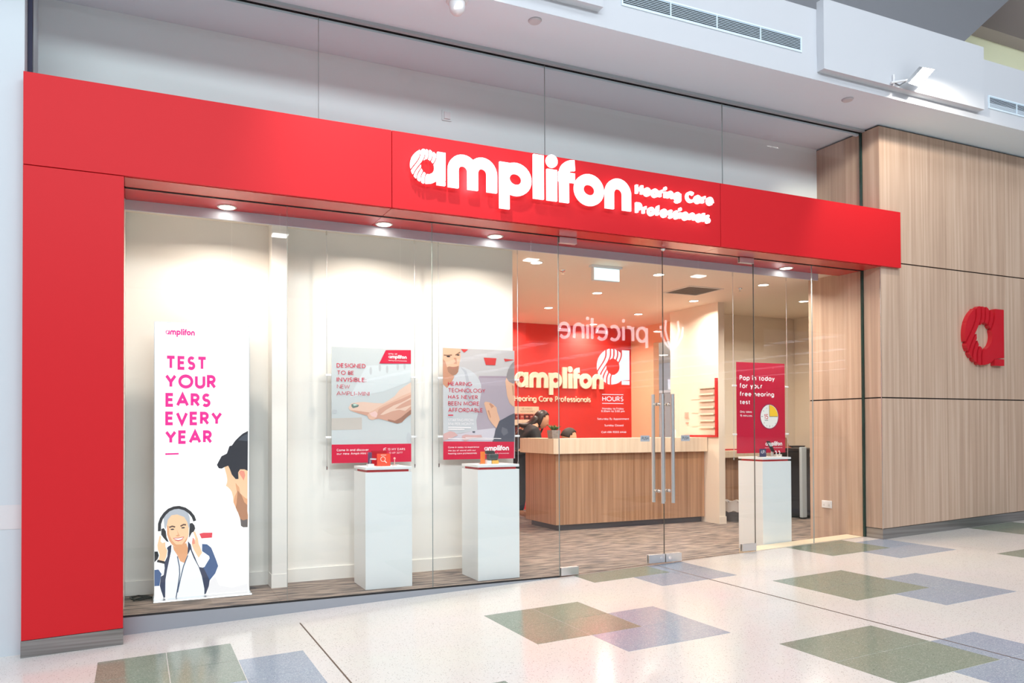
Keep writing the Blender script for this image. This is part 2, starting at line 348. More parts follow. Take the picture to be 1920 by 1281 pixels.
ART={'lightbox': (0.123,0.012,0.629,1.904,[('t','pink','TEST',69,1578,273,97,0.23),('t','pink','YOUR',65,1448,339,99,0.23),('t','pink','EARS',68,1319,299,97,0.23),('t','pink','EVERY',67,1191,378,96,0.23),('t','pink','YEAR',65,1061,313,95,0.23),('p','pink',[(68,998),(155,999),(155,988),(68,986)]),('t','faint','POP IN',68,880,181,41,0.14),('t','faint','FOR A',68,817,150,41,0.14),('t','faint','HEARING',67,753,211,41,0.14),('t','faint','CHECK',67,691,150,40,0.14),('l','pink','',68,1821,192,43),('t','pinkpale','Hearing Care Professionals',68,1802,164,7,0.12),('p','skin',[(460,893),(486,903),(498,876),(511,839),(537,806),(557,806),(555,854),(568,875),(599,874),(621,863),(619,572),(624,541),(621,458),(589,459),(574,471),(572,495),(566,531),(549,580),(532,616),(518,652),(548,575),(535,613),(522,641),(518,683),(510,716),(500,732),(485,749),(470,760),(477,781),(480,802),(475,834),(468,861)]),('p','skinmid',[(536,779),(562,746),(569,703),(603,670),(620,659),(619,572),(622,559),(583,531),(566,531),(549,580),(532,616),(518,652),(548,575),(535,613),(522,641),(531,683),(546,715)]),('p','skindark',[(551,725),(577,692),(598,638),(619,616),(619,572),(622,541),(621,505),(589,500),(569,519),(555,562),(538,604),(544,633)]),('p','beard',[(569,522),(589,509),(621,517),(621,458),(589,459),(574,471),(572,495)]),('p','skinpink',[(560,854),(573,867),(597,861),(604,831),(593,794),(581,816),(570,832)]),('p','hair',[(623,1151),(585,1130),(559,1106),(533,1079),(512,1047),(494,1042),(484,1010),(476,989),(440,971),(425,942),(409,910),(422,886),(442,883),(460,893),(486,903),(498,876),(511,839),(537,806),(557,806),(555,854),(568,875),(599,874),(621,863)]),('p','hairlite',[(623,1132),(580,1111),(554,1084),(622,1076)]),('p','softgrey',[(335,5),(364,92),(398,125),(426,58),(511,34),(621,56),(626,0)]),('p','navy',[(90,355),(109,365),(106,319),(95,262),(81,193),(70,125),(69,4),(55,0),(34,87),(40,150),(59,160),(65,206),(62,241),(82,286),(85,326),(79,344)]),('p','blue',[(0,199),(25,200),(46,167),(40,150),(32,87),(0,87)]),('p','black',[(0,325),(20,324),(28,295),(20,272),(0,251)]),('p','shirt',[(109,342),(123,330),(144,294),(166,246),(193,233),(213,284),(232,324),(254,264),(287,197),(308,131),(325,42),(325,2),(88,1),(69,38),(70,125),(84,205),(101,273)]),('p','blue',[(310,357),(343,353),(371,327),(385,291),(407,231),(418,195),(398,143),(361,98),(342,141),(309,190),(326,195),(360,252),(357,269),(310,307)]),('p','navy',[(216,383),(235,358),(243,317),(265,263),(273,239),(292,197),(320,189),(342,141),(361,98),(355,58),(335,6),(325,2),(325,42),(308,131),(287,197),(254,264),(232,324),(213,284),(216,336)]),('p','cuff',[(3,245),(20,255),(62,241),(65,206),(57,160),(46,167),(25,200),(1,216)]),('p','cuff',[(270,251),(310,307),(360,257),(326,194),(278,227)]),('p','cuff',[(0,84),(24,79),(45,46),(58,2),(0,0)]),('p','skinmid',[(117,359),(139,343),(166,342),(205,372),(216,336),(213,290),(193,233),(166,246),(144,294),(123,330)]),('p','skin',[(32,433),(42,427),(39,392),(50,380),(69,385),(71,350),(82,326),(76,286),(63,252),(25,266),(33,300),(20,341),(18,370)]),('p','skin',[(250,445),(263,448),(282,397),(288,356),(299,332),(310,296),(287,262),(273,286),(254,322),(241,358),(247,405),(266,386),(260,416)]),('p','skinpink',[(247,405),(258,398),(263,363),(249,358),(242,370)]),('s','black',5,[(17,260),(65,244)]),('p','skin',[(78,500),(86,540),(108,568),(146,572),(190,553),(211,517),(222,470),(221,429),(211,395),(194,361),(166,342),(139,343),(112,365),(93,395),(80,436)]),('p','skinmid',[(78,500),(91,493),(94,436),(112,394),(139,364),(177,362),(205,401),(221,429),(211,395),(194,361),(166,342),(139,343),(112,365),(93,395),(80,436)]),('p','greyhair',[(57,553),(65,581),(92,606),(125,616),(168,618),(196,605),(217,581),(228,546),(231,499),(222,470),(211,517),(190,553),(146,572),(108,568),(86,540),(78,500),(72,471),(62,489)]),('s','black',6,[(31,462),(32,513),(43,548),(65,581),(92,606),(125,619),(157,621),(196,608),(228,583),(250,553),(261,521)]),('p','black',[(43,478),(59,483),(72,460),(77,419),(91,384),(77,390),(58,414),(42,438)]),('p','black',[(228,505),(244,509),(258,492),(264,468),(255,448),(241,440),(227,411),(222,406),(225,458)]),('e','eye',114,471,12,5),('e','eye',184,478,12,5),('s','brow',3,[(94,485),(113,492),(132,486)]),('s','brow',3,[(167,489),(187,500),(203,497)]),('p','skinmid',[(143,468),(151,433),(134,425),(148,418),(164,423),(156,435)]),('p','lips',[(118,411),(153,411),(192,416),(178,394),(153,386),(134,393)]),('p','teeth',[(124,407),(153,406),(186,411),(173,398),(153,394),(135,399)]),('s','cord',2,[(147,282),(160,211),(162,159),(154,96),(139,-2)]),('s','cord',2,[(215,284),(187,210),(168,130),(148,32)]),('p','redbox',[(291,430),(316,436),(379,433),(376,398),(305,397)])]),'poster1': (1.392,0.91,0.65,0.902,[('p','hazewarm',[(0,347),(241,354),(241,261),(0,256)]),('p','hazelite',[(278,762),(650,787),(650,649),(414,560),(142,510)]),('e','hazedark',314,722,10,31),('e','hazedark',389,750,10,31),('e','hazedark',449,738,10,31),('e','hazedark',538,763,10,31),('e','hazedark',596,771,10,31),('e','hazedark',628,192,18,42),('e','hazedark',23,400,20,16),('p','p1skin',[(650,639),(609,614),(550,574),(511,526),(453,487),(415,467),(339,469),(255,477),(209,473),(155,464),(133,430),(146,408),(210,388),(284,368),(294,346),(322,335),(359,347),(378,346),(455,327),(532,306),(571,316),(610,354),(650,383)]),('p','p1mid',[(146,413),(210,406),(293,395),(378,375),(416,376),(493,406),(551,417),(600,409),(650,448),(650,383),(610,354),(571,316),(532,306),(455,327),(378,346),(322,335),(294,346),(284,368),(210,388)]),('p','p1dark',[(454,341),(512,328),(561,353),(610,391),(650,420),(650,383),(610,354),(571,316),(532,306),(455,327)]),('p','p1mid',[(512,425),(570,464),(650,504),(650,457),(600,441),(551,426)]),('p','p1thumb',[(286,372),(303,395),(349,419),(415,458),(492,488),(570,528),(650,560),(650,518),(570,477),(502,452),(435,413),(378,366),(331,335),(299,341)]),('p','p1mid',[(378,420),(415,440),(502,479),(570,505),(650,541),(650,518),(570,477),(502,452),(435,413),(378,366),(350,345)]),('p','p1nail',[(301,386),(349,406),(370,384),(359,354),(322,364)]),('p','devdark',[(157,457),(182,463),(217,452),(210,437),(169,427),(157,440)]),('p','devlite',[(168,456),(184,461),(210,452),(178,444)]),('p','crimson',[(438,891),(650,899),(650,790),(383,783)]),('p','crimson',[(0,144),(650,145),(650,0),(0,0)]),('t','crimson','DESIGNED',40,742,231,33,0.14),('t','crimson','TO BE',43,686,134,32,0.14),('t','crimson','INVISIBLE:',40,632,236,34,0.14),('t','crimson','NEW',42,579,102,31,0.09),('t','crimson','AMPLI-MINI',38,525,264,32,0.09),('t','white','only at',459,857,74,14,0.12),('l','white','',460,827,153,28),('t','white','Hearing Care Professionals',460,806,153,8,0.17),('t','white','Come in and discover',39,92,257,18,0.17),('t','white','our new Ampli-Mini today',39,65,318,16,0.17),('t','white','13 MY EARS',452,93,145,18,0.13),('t','white','13 69 3277',461,67,114,14,0.1),('s','white',2,[(439,112),(430,113),(419,108),(416,99),(421,91),(432,88),(441,93)]),('s','white',3,[(424,104),(432,97)])]),'poster2': (2.32,0.919,0.662,0.921,[('p','mauve',[(325,693),(661,699),(656,249),(299,242),(293,491)]),('p','mauvedk',[(325,697),(661,703),(661,685),(329,681)]),('p','p2white',[(1,625),(36,589),(93,665),(154,769),(194,765),(255,737),(299,705),(329,664),(346,620),(346,559),(317,387),(300,324),(308,241),(2,200)]),('p','p2grey',[(154,769),(193,721),(210,640),(192,560),(226,480),(252,447),(278,447),(248,560),(236,656),(211,737)]),('p','table',[(290,242),(475,260),(477,237),(464,196),(447,142),(2,148),(2,209),(163,212)]),('p','p2skin',[(2,919),(160,917),(155,891),(159,858),(155,830),(148,793),(141,753),(136,725),(119,705),(93,695),(67,705),(37,725),(11,733),(0,729)]),('p','p2mid',[(0,729),(11,733),(37,725),(67,705),(93,695),(101,685),(88,657),(62,621),(36,589),(0,621)]),('p','p2beard',[(37,761),(55,769),(89,765),(119,769),(141,777),(141,753),(136,725),(119,705),(93,695),(67,705),(46,721)]),('p','p2mid',[(0,829),(20,809),(37,761),(46,721),(37,725),(11,733),(0,729)]),('p','p2mid',[(94,842),(115,809),(94,793),(124,791),(124,818),(120,842)]),('p','p2lip',[(59,760),(89,756),(120,763),(111,753),(85,750)]),('s','p2brow',5,[(8,861),(42,859),(81,864)]),('s','p2brow',5,[(112,864),(133,876),(155,891)]),('e','eye',49,850,17,6),('e','eye',136,866,13,5),('p','p2red',[(370,852),(489,851),(477,791),(389,791)]),('p','p2red',[(558,850),(661,843),(571,825)]),('p','p2red',[(160,916),(228,915),(190,887)]),('p','p2greyhair',[(661,834),(630,805),(602,763),(587,722),(582,689),(604,656),(641,639),(661,656)]),('p','p2skin',[(582,689),(572,656),(580,598),(588,537),(610,475),(637,450),(659,438),(661,639),(641,639),(604,656)]),('p','p2mid',[(634,627),(654,619),(655,540),(643,536)]),('p','p2skin',[(371,469),(385,482),(418,477),(455,460),(487,434),(496,392),(514,345),(518,320),(489,253),(443,300),(415,335),(398,381),(384,427)]),('p','p2mid',[(417,465),(440,426),(464,443),(432,469)]),('p','p2mid',[(403,406),(429,343),(434,351),(417,410)]),('p','p2suit',[(659,387),(604,365),(556,340),(513,320),(494,278),(474,237),(469,204),(450,154),(445,138),(654,136)]),('p','p2suitlite',[(540,269),(587,251),(596,217),(553,193),(530,227)]),('p','p2pink',[(2,213),(60,235),(100,226),(131,201),(82,182),(37,167),(2,156)]),('p','p2pink',[(167,196),(199,207),(262,201),(344,203),(353,182),(262,177),(198,150),(171,167)]),('p','p2suit',[(262,233),(287,234),(287,223),(264,222)]),('p','crimson',[(0,151),(654,142),(650,0),(0,1)]),('t','crimson','HEARING',44,610,214,33,0.13),('t','crimson','TECHNOLOGY',45,556,338,33,0.13),('t','crimson','HAS NEVER',45,502,269,31,0.13),('t','crimson','BEEN MORE',44,447,283,34,0.13),('t','crimson','AFFORDABLE',44,392,314,34,0.13),('p','crimson',[(44,371),(89,371),(88,362),(44,362)]),('t','white','STARTING FROM',44,315,226,22,0.11),('t','white','$56 PER MONTH',43,285,230,21,0.11),('s','white',4,[(43,268),(249,264)]),('s','white',4,[(43,252),(190,249)]),('s','white',3,[(43,175),(459,162)]),('s','white',3,[(198,180),(529,170)]),('t','white','Come in today to experience',42,95,281,14,0.17),('t','white','the joy of sound with our',42,69,250,13,0.17),('t','white','hearing care professionals',42,44,259,14,0.17),('l','white','',370,70,232,43),('t','white','Hearing Care Professionals',365,41,237,9,0.14)]),'poster3': (5.438,0.923,0.636,0.902,[('t','white','Pop in today',40,722,460,50,0.2),('t','white','for your',38,643,298,52,0.2),('t','white','free hearing',39,564,451,47,0.2),('t','white','test',40,485,134,45,0.2),('t','white','Only takes',42,400,151,21,0.17),('t','white','15 minutes',42,362,155,20,0.17),('e','dialrim',425,364,127,129),('e','dial',425,364,116,119),('p','yellow',[(425,364),(423,481),(442,479),(461,473),(479,465),(496,453),(510,438),(522,421),(531,403),(536,383),(539,364)]),('t','crimson','15',355,338,53,50,0.13),('s','dialmark',3,[(318,365),(339,365)]),('s','dialmark',3,[(427,276),(428,255)]),('s','dialmark',3,[(423,481),(425,364)]),('s','dialmark',3,[(425,364),(535,364)]),('s','dialmark',3,[(361,328),(406,327)]),('s','dialmark',2,[(341,426),(354,414)]),('s','dialmark',2,[(348,295),(360,306)]),('s','dialmark',2,[(499,300),(510,290)]),('s','dialmark',2,[(384,454),(391,442)]),('s','dialmark',2,[(384,266),(390,278)]),('s','dialmark',2,[(464,275),(471,263)]),('l','white','',366,71,225,43),('t','white','Hearing Care Professionals',361,46,231,9,0.15)])}
# ------------------------------------------------------------ materials
RED = mat('red_laminate', srgb(206, 36, 43), 0.46, spec=0.16)
REDGLOSS = mat('red_soffit_laminate', srgb(206, 50, 48), 0.16)
WHITE = mat('white_paint', srgb(232, 232, 234), 0.6)
CEILW = mat('ceiling_white_daylight_tint', srgb(228, 243, 253), 0.7)  # white paint with the cool daylight tint put into its colour
BULK = mat('bulkhead_grey_white', srgb(206, 209, 215), 0.7)
CREAM = mat('cream_paint', srgb(244, 232, 216), 0.6)
PART = mat('partition_white', srgb(240, 236, 230), 0.55)
PEACH = mat('peach_paint', srgb(246, 206, 168), 0.6)
BACKP = mat('backing_panel_daylight_tint', srgb(232, 242, 243), 0.5)  # panel colour carries a fainter cool daylight tint too
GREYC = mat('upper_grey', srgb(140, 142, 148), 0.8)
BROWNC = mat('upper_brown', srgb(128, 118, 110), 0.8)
YEL = mat('pale_lime_paint', srgb(240, 242, 205), 0.7)
DARK = mat('dark_gap', srgb(26, 24, 26), 0.7)
STEEL = tex_mat('brushed_steel', srgb(150, 148, 146), srgb(176, 176, 176), (1, 1, 60), 3, 0.32); STEEL.node_tree.nodes['Principled BSDF'].inputs['Metallic'].default_value = 0.85
PLINTH = mat('grey_plinth_paint', srgb(158, 162, 170), 0.45, 0.3)
CHROME = mat('chrome', srgb(225, 228, 230), 0.12, 1.0)
SATIN = mat('satin_stainless', srgb(236, 237, 238), 0.34, 1.0)
WOOD = tex_mat('oak_laminate', srgb(182, 154, 134), srgb(204, 178, 158), (16, 16, .35), 8, 0.5, .36, .64, scale_mul=1.6, c3=srgb(193, 165, 144))
WOOD2 = tex_mat('counter_wood', srgb(160, 118, 84), srgb(194, 152, 116), (18, 18, .4), 8, 0.45, .36, .64, scale_mul=1.6, c3=srgb(178, 136, 102))
MAPLE = tex_mat('maple_laminate', srgb(228, 208, 182), srgb(240, 223, 200), (14, 14, .6), 5, 0.5, scale_mul=1.4)
CARPET = tex_mat('carpet', srgb(98, 91, 90), srgb(158, 143, 133), (2.2, 13, 10), 7, 0.95, .38, .62, bump=.4, scale_mul=2.0, c3=srgb(133, 120, 112), spec=0.1)
TERR = terrazzo('terrazzo_cream', srgb(231, 226, 220), srgb(176, 168, 162), srgb(236, 232, 227))
GREEN = terrazzo('terrazzo_green', srgb(138, 149, 132), srgb(108, 118, 104), srgb(164, 172, 156))
BLUE = terrazzo('terrazzo_blue', srgb(160, 171, 186), srgb(130, 142, 160), srgb(186, 195, 206))
SILL = mat('cream_sill', srgb(240, 220, 190), 0.4)
GLASS = glass_mat('clear_glass')
GEDGE = mat('glass_edge', srgb(34, 64, 58), 0.2); GEDGE2 = mat('glass_edge_pale', srgb(168, 180, 180), 0.2); GEDGE3 = mat('glass_edge_door', srgb(88, 86, 80), 0.2)
BLACK = mat('black_plastic', srgb(24, 24, 26), 0.4)
SIGN_W = mat('lit_white_acrylic', srgb(255, 255, 255), 0.4, emit=1.1)
VINYL = mat('white_vinyl', srgb(246, 244, 246), 0.6)
def flight(c, s): return mat('lamp_glow', (1, 1, 1, 1), 0.5, emit=s, ecol=c)
LAMPW = flight((1, .93, .82, 1), 14)
# ------------------------------------------------------------ mall floor (a gentle ramp along the shopfront)
G_, X0_ = 0.034, 3.15
def fz(x): return G_*(min(max(x, -9), 13)-X0_)
fl = MB(); xs = [-14, -9, 13, 64]
for a, b in zip(xs, xs[1:]):
    fl.hexa([(a,-62,fz(a)-.3),(b,-62,fz(b)-.3),(b,0,fz(b)-.3),(a,0,fz(a)-.3),(a,-62,fz(a)),(b,-62,fz(b)),(b,0,fz(b)),(a,0,fz(a))])
floor = struct(fl.build('floor', TERR), 'polished cream terrazzo mall floor with green and blue tile inlays')
S = 0.3545
def ylim(x): return -0.235 if x < -.066 else (-0.012 if x < 6.50 else -0.20)
def inlay(x0, x1, y0, y1, m, name):
    if x0 < 6.5 < x1-.02 and y1 > -.2:
        inlay(x0, 6.5, y0, y1, m, name); x0 = 6.5
    if x0 < -.066 < x1-.02 and y1 > -.235: x0 = -.066
    y1 = min(y1, ylim((x0+x1)/2))
    if y1-y0 < .02: return
    g = .0022; x0 += g; x1 -= g; y0 += g; y1 -= g; d = .0012
    p = [(x0,y0),(x1,y0),(x1,y1),(x0,y1)]
    MB().hexa([(x, y, fz(x)-.004) for x, y in p]+[(x, y, fz(x)+d) for x, y in p]).build(name, m, floor)
for i in range(-5, 6):
    for j in range(-3, 4):
        gx, gy = 4.33+1.13*i, -.95+1.14*i-2.485*j
        if not (-1.3 < gx < 9.5 and -4.6 < gy < 1.3) or (i, j) == (-3, -2): continue
        for a in range(2):
            for b in range(2):
                inlay(gx+a*S, gx+(a+1)*S, gy-(b+1)*S, gy-b*S, GREEN, 'green_tile')
        for a in range(1, 3):
            for b in range(1, 3):
                if a == 1 and b == 1: continue
                inlay(gx+a*S, gx+(a+1)*S, gy-(b+1)*S, gy-b*S, BLUE, 'blue_tile')
for jx in (0.975, 3.99):
    m = MB(); m.hexa([(jx-.004,-9,fz(jx)-.01),(jx+.004,-9,fz(jx)-.01),(jx+.004,-.02 if jx > 3 else -.3,fz(jx)-.01),(jx-.004,-.02 if jx > 3 else -.3,fz(jx)-.01),
        (jx-.004,-9,fz(jx)+.0018),(jx+.004,-9,fz(jx)+.0018),(jx+.004,-.02 if jx > 3 else -.3,fz(jx)+.0018),(jx-.004,-.02 if jx > 3 else -.3,fz(jx)+.0018)])
    m.build('expansion_joint', mat('joint_bronze', srgb(96, 74, 58), 0.5), floor)
# shop floor
struct(MB().box(-.0679, 12, 0.0125, 10.2, -.25, 0).build('floor_shop', CARPET), 'brown streaked carpet tiles inside the shop')
# plinth below the fixed panes and sill below the panes beside the wood wall
pl = sroot('trim_1', 'grey metal plinth under the display window panes')
MB().hexa([(-.066,-.012,fz(-.066)-.01),(2.9,-.012,fz(2.9)-.01),(2.9,.011,fz(2.9)-.01),(-.066,.011,fz(-.066)-.01),(-.066,-.012,0),(2.9,-.012,0.0),(2.9,.011,0.0),(-.066,.011,0)]).build('plinth_face', PLINTH, pl)
MB().box(-.066, 3.08, -.012, .012, 0.0005, .008).build('plinth_channel', DARK, pl)
MB().hexa([(2.905,-.012,fz(2.905)-.01),(3.06,-.012,fz(3.06)-.01),(3.06,.011,fz(3.06)-.01),(2.905,.011,fz(2.905)-.01),(2.905,-.012,0),(3.06,-.012,0.0),(3.06,.011,0.0),(2.905,.011,0)]).build('plinth_end_block', PLINTH, pl)
si = sroot('trim_2', 'cream stone sill under the glass beside the wood wall')
MB().hexa([(5.112,.0005,-.02),(6.50,.0005,-.02),(6.50,.2,-.02),(5.112,.2,-.02),(5.112,.0005,fz(5.112)),(6.50,.0005,fz(6.5)),(6.50,.2,fz(6.5)),(5.112,.2,fz(5.112))]).build('sill', SILL, si)
# ------------------------------------------------------------ red portal
port = thing('shopfront_portal', 'bright red laminate portal framing the glass shopfront, with steel kick plate', 'shopfront', (-.6, 0, 0))
ZB, ZT, YF, YB_ = 2.70, 3.2407, -.228, .266
g = .0025
def panel(x0, x1, z0, z1, name): MB().box(x0+g, x1-g, YF, YF+.02, z0+g, z1-g).build(name, RED, port, bevel=.0012)
panel(-.598, 1.6251, ZB, ZT, 'fascia_panel'); panel(1.6251, 4.5315, ZB, ZT, 'fascia_panel'); panel(4.5315, 6.7458, ZB, ZT, 'fascia_panel')
sk = .098
MB().hexa([(-.598+g,YF,fz(-.598)+sk),(-.066,YF,fz(-.066)+sk),(-.066,YF+.02,fz(-.066)+sk),(-.598+g,YF+.02,fz(-.598)+sk),(-.598+g,YF,ZB-g),(-.066,YF,ZB-g),(-.066,YF+.02,ZB-g),(-.598+g,YF+.02,ZB-g)]).build('leg_panel', RED, port, bevel=.0012)
MB().hexa([(-.598,YF-.002,fz(-.598)),(-.064,YF-.002,fz(-.066)),(-.064,YF+.02,fz(-.066)),(-.598,YF+.02,fz(-.598)),(-.598,YF-.002,fz(-.598)+sk-.002),(-.064,YF-.002,fz(-.066)+sk-.002),(-.064,YF+.02,fz(-.066)+sk-.002),(-.598,YF+.02,fz(-.598)+sk-.002)]).build('kick_plate', STEEL, port)
MB().hexa([(-.597,YF+.021,-.10),(-.068,YF+.021,-.10),(-.068,-.012,-.10),(-.597,-.012,-.10),(-.597,YF+.021,ZB),(-.068,YF+.021,ZB),(-.068,-.012,ZB),(-.597,-.012,ZB)]).build('leg_core', RED, port)
MB().box(-.597, -.068, .012, YB_, -.10, ZB).build('leg_back', CREAM, port)
MB().box(-.067, -.0655, YF+.021, -.012, -.10, ZB-.002).build('leg_reveal', REDGLOSS, port)
MB().box(-.597, 6.500, YF+.021, -.012, ZB+.004, ZT-.002).build('header_core', RED, port)
MB().box(6.5005, 6.744, YF+.021, YF+.034, ZB+.004, ZT-.002).build('header_end', RED, port)
MB().box(-.597, 6.500, .012, YB_, ZB+.004, ZT-.002).build('header_back', RED, port)
for a, b in ((-.064, 1.6251), (1.6251, 4.5315), (4.5315, 6.499)):
    MB().box(a+.002, b-.002, YF+.0205, -.013, ZB-.001, ZB+.0038).build('soffit_panel', REDGLOSS, port)
    MB().box(a+.002, b-.002, .013, YB_, ZB-.001, ZB+.0038).build('soffit_panel', REDGLOSS, port)
for a, b in ((-.066, 3.084), (5.11, 6.50)): MB().box(a, b, -.011, .011, ZB-.004, ZB+.003).build('glazing_channel', DARK, port)
MB().box(3.084, 5.11, -.004, .004, ZB-.001, ZB+.003).build('door_gap', DARK, port)
# ------------------------------------------------------------ glass
def pane(n, x0, x1, z0a, z0b, z1, label, root=None):
    m = MB(); e = .0012; t = .005
    m.hexa([(x0+e,-t,z0a),(x1-e,-t,z0b),(x1-e,t,z0b),(x0+e,t,z0a),(x0+e,-t,z1),(x1-e,-t,z1),(x1-e,t,z1),(x0+e,t,z1)])
    m.m = [1, 1, 0, 1, 0, 1]
    if root is None:
        o = m.build('window_%d' % n, [GLASS, GEDGE2]); return struct(o, label)
    return m.build('glass_leaf', [GLASS, GEDGE3], root)
xsL = [-.062, .9499, 2.0086, 3.0835]
for i in range(3): pane(i+1, xsL[i], xsL[i+1], .008, .008, ZB-.004, ['clear glass pane in front of the light box', 'clear glass pane in front of the hand poster', 'clear glass pane beside the hinged door'][i])
pane(4, 5.1104, 5.8282, fz(5.11)+.003, fz(5.83)+.003, ZB-.004, 'clear glass pane in front of the clock poster')
pane(5, 5.8282, 6.499, fz(5.83)+.003, fz(6.5)+.003, ZB-.004, 'clear glass pane against the wood return wall')
ux = [-.572, 1.166, 2.967, 4.765, 6.499]
for i in range(4): pane(6+i, ux[i], ux[i+1], ZT-.0015, ZT-.0015, 4.045, 'upper glass pane number %d above the red fascia' % (i+1))
MB_ = MB().box(6.4905, 6.499, -.012, .012, fz(6.5)+.003, 4.04); struct(MB_.build('trim_3', GEDGE), 'dark green glass edge at the wood wall')
tp = MB().box(-.572, 6.499, -.014, .014, 4.045, 4.066); struct(tp.build('trim_4', DARK), 'black glazing channel at the top of the upper glass')
struct(MB().box(-.598, -.574, -.02, .02, ZT, 4.066).build('trim_5', mat('navy_seal', srgb(34, 36, 66), .6)), 'dark blue seal strip beside the white column')
def door(n, x0, x1, hinge, label):
    d = sroot('door_%d' % n, label, ((x0+x1)/2, 0, fz(x0)))
    pane(0, x0, x1, fz(x0)+.008, fz(x1)+.008, ZB-.006, '', d)
    sgn = 1 if hinge < (x0+x1)/2 else -1
    def patch(xa, xb, za, zb, nm):
        p = MB().box(min(xa,xb), max(xa,xb), -.018, -.0052, za, zb).box(min(xa,xb), max(xa,xb), .0052, .018, za, zb).build(nm, SATIN, d, bevel=.002)
        return p
    patch(hinge+sgn*.004, hinge+sgn*.165, ZB-.052, ZB-.004, 'top_patch_fitting')
    patch(hinge+sgn*.004, hinge+sgn*.165, fz(hinge)+.012, fz(hinge)+.075, 'bottom_patch_fitting')
    c = x1 if sgn > 0 else x0
    patch(c-sgn*.17, c-sgn*.004, fz(c)+.012, fz(c)+.082, 'lock_patch')
    MB().lathe((c-sgn*.045, -.019, fz(c)+.048), [(.014, 0), (.014, .003)], 14, axis='y').build('lock_cylinder', CHROME, d, smooth=True)
    hx = 4.045 if n == 1 else 4.150
    # two long bar handles, one each side of the glass, on shared standoffs
    for y, nm in ((-.062, 'outer_handle'), (.062, 'inner_handle')):
        h = MB().tube((hx, y, .545), (hx, y, 1.46), .0155, 16).build(nm, SATIN, d, smooth=True)
        for z in (.645, 1.375):
            MB().tube((hx, y, z), (hx, .0055 if y > 0 else -.0055, z), .009, 12).tube((hx, .02 if y > 0 else -.02, z), (hx, .0055 if y > 0 else -.0055, z), .014, 12).build('standoff', CHROME, h, smooth=True)
    px = 3.862 if n == 1 else 4.283
    s = MB().box(px, px+.092, -.0075, -.0055, 1.062, 1.112).build('push_plate', mat('sign_plate_grey', srgb(176, 180, 186), .4), d)
    t = MB(); pol, w = text2('PUSH', .026, .066, .15)
    flat_to(t, pol, lambda p: (px+.013+p[0], -.0078, 1.075+p[1])); t.build('push_lettering', mat('push_ink', srgb(58, 62, 70), .5), s)
    return d
d1 = door(1, 3.0835, 4.1027, 3.0835, 'frameless glass door with printed opening hours, PUSH plate and bar handles')
d2 = door(2, 4.1027, 5.1104, 5.1104, 'frameless glass door without opening hours, beside the clock poster')
MB().ball((4.1027, -.012, ZB-.008), .022, .022, .022).tube((4.1027, -.012, ZB-.008), (4.1027, -.012, ZB+.0), .012).build('door_stop', CHROME, d1, smooth=True)
# white vinyl printing on the first door
vy = -.0062
v = MB()
for pc in SA:
    flat_to(v, pc, lambda p: (3.436+p[0]*.32/1.1, vy, 1.531+p[1]*.292))
v.build('vinyl_emblem', VINYL, d1)
v = MB()
v.add([(3.486,vy,1.4465),(3.694,vy,1.4465),(3.694,vy,1.4515),(3.486,vy,1.4515)], [(0,1,2,3)])
v.add([(3.486,vy,1.3735),(3.694,vy,1.3735),(3.694,vy,1.3785),(3.486,vy,1.3785)], [(0,1,2,3)])
for s_, x0, x1, z, h, w in (('HOURS', 3.488, 3.694, 1.394, .040, .15), ('Monday to Friday', 3.486, 3.696, 1.326, .0165, .14), ('8.30am to 5.00 pm', 3.478, 3.704, 1.305, .0165, .14),
        ('Saturday By Appointment', 3.440, 3.748, 1.242, .0165, .14), ('Sunday Closed', 3.508, 3.692, 1.189, .0165, .14), ('Call (08) 9203 6466', 3.477, 3.720, 1.134, .0165, .14)):
    pol, _ = text2(s_, h, x1-x0, w); flat_to(v, pol, lambda p: (x0+p[0], vy, z+p[1]))
v.build('vinyl_hours', VINYL, d1)
# ------------------------------------------------------------ fascia sign: raised lit letters
sg = thing('fascia_sign', 'illuminated white amplifon lettering standing off the red fascia', 'sign', (1.743, YF, 2.88))
xh = .2425; kx = 1.839/LOGO_W
SIGN_S = mat('sign_return', srgb(240, 232, 232), .5)
for nm, pol in LOGO:
    if nm == 'a':
        for pc in SA: extrude(pc, lambda p: (1.743+p[0]*.97*kx, YF-.055, 2.883+p[1]*.98*xh), (0, .016, 0), 'letter_stripe', SIGN_W, sg)
    else:
        extrude(pol, lambda p: (1.743+p[0]*kx, YF-.055, 2.88+p[1]*xh), (0, .016, 0), 'letter', SIGN_W, sg)
for s_, x0, x1, z, h in (('Hearing Care', 3.641, 4.423, 3.024, .092), ('Professionals', 3.641, 4.388, 2.872, .092)):
    x = 0; tot = text2(s_, h, None, .26, .08)[1]; k = (x1-x0)/tot
    for i, ch in enumerate(s_):
        pol, w_ = text2(ch, h, None, .26, .08)
        if pol: extrude([tuple((a, b) for a, b in q) for q in pol], lambda p, x=x: (x0+(x+p[0])*k, YF-.04, z+p[1]), (0, .022, 0), 'letter', SIGN_W, sg)
        adv = GL[ch][0]; x += (adv+.26+(.08 if ch != ' ' else .22))*h
for x in (1.80, 1.95, 2.10, 2.25, 2.50, 2.62, 2.75, 2.865, 2.99, 3.12, 3.27, 3.41, 3.53): MB().tube((x, YF-.039, 2.92), (x, YF-.0025, 2.92), .004, 6).build('mounting_pin', SATIN, sg)
lamp('floodlight_lamp', 'SPOT', (1.35, -1.55, 5.2), (1.75, -.2, 2.95), 330, (1, .96, .92), spot_size=math.radians(56), spot_blend=.9, shadow_soft_size=.06)
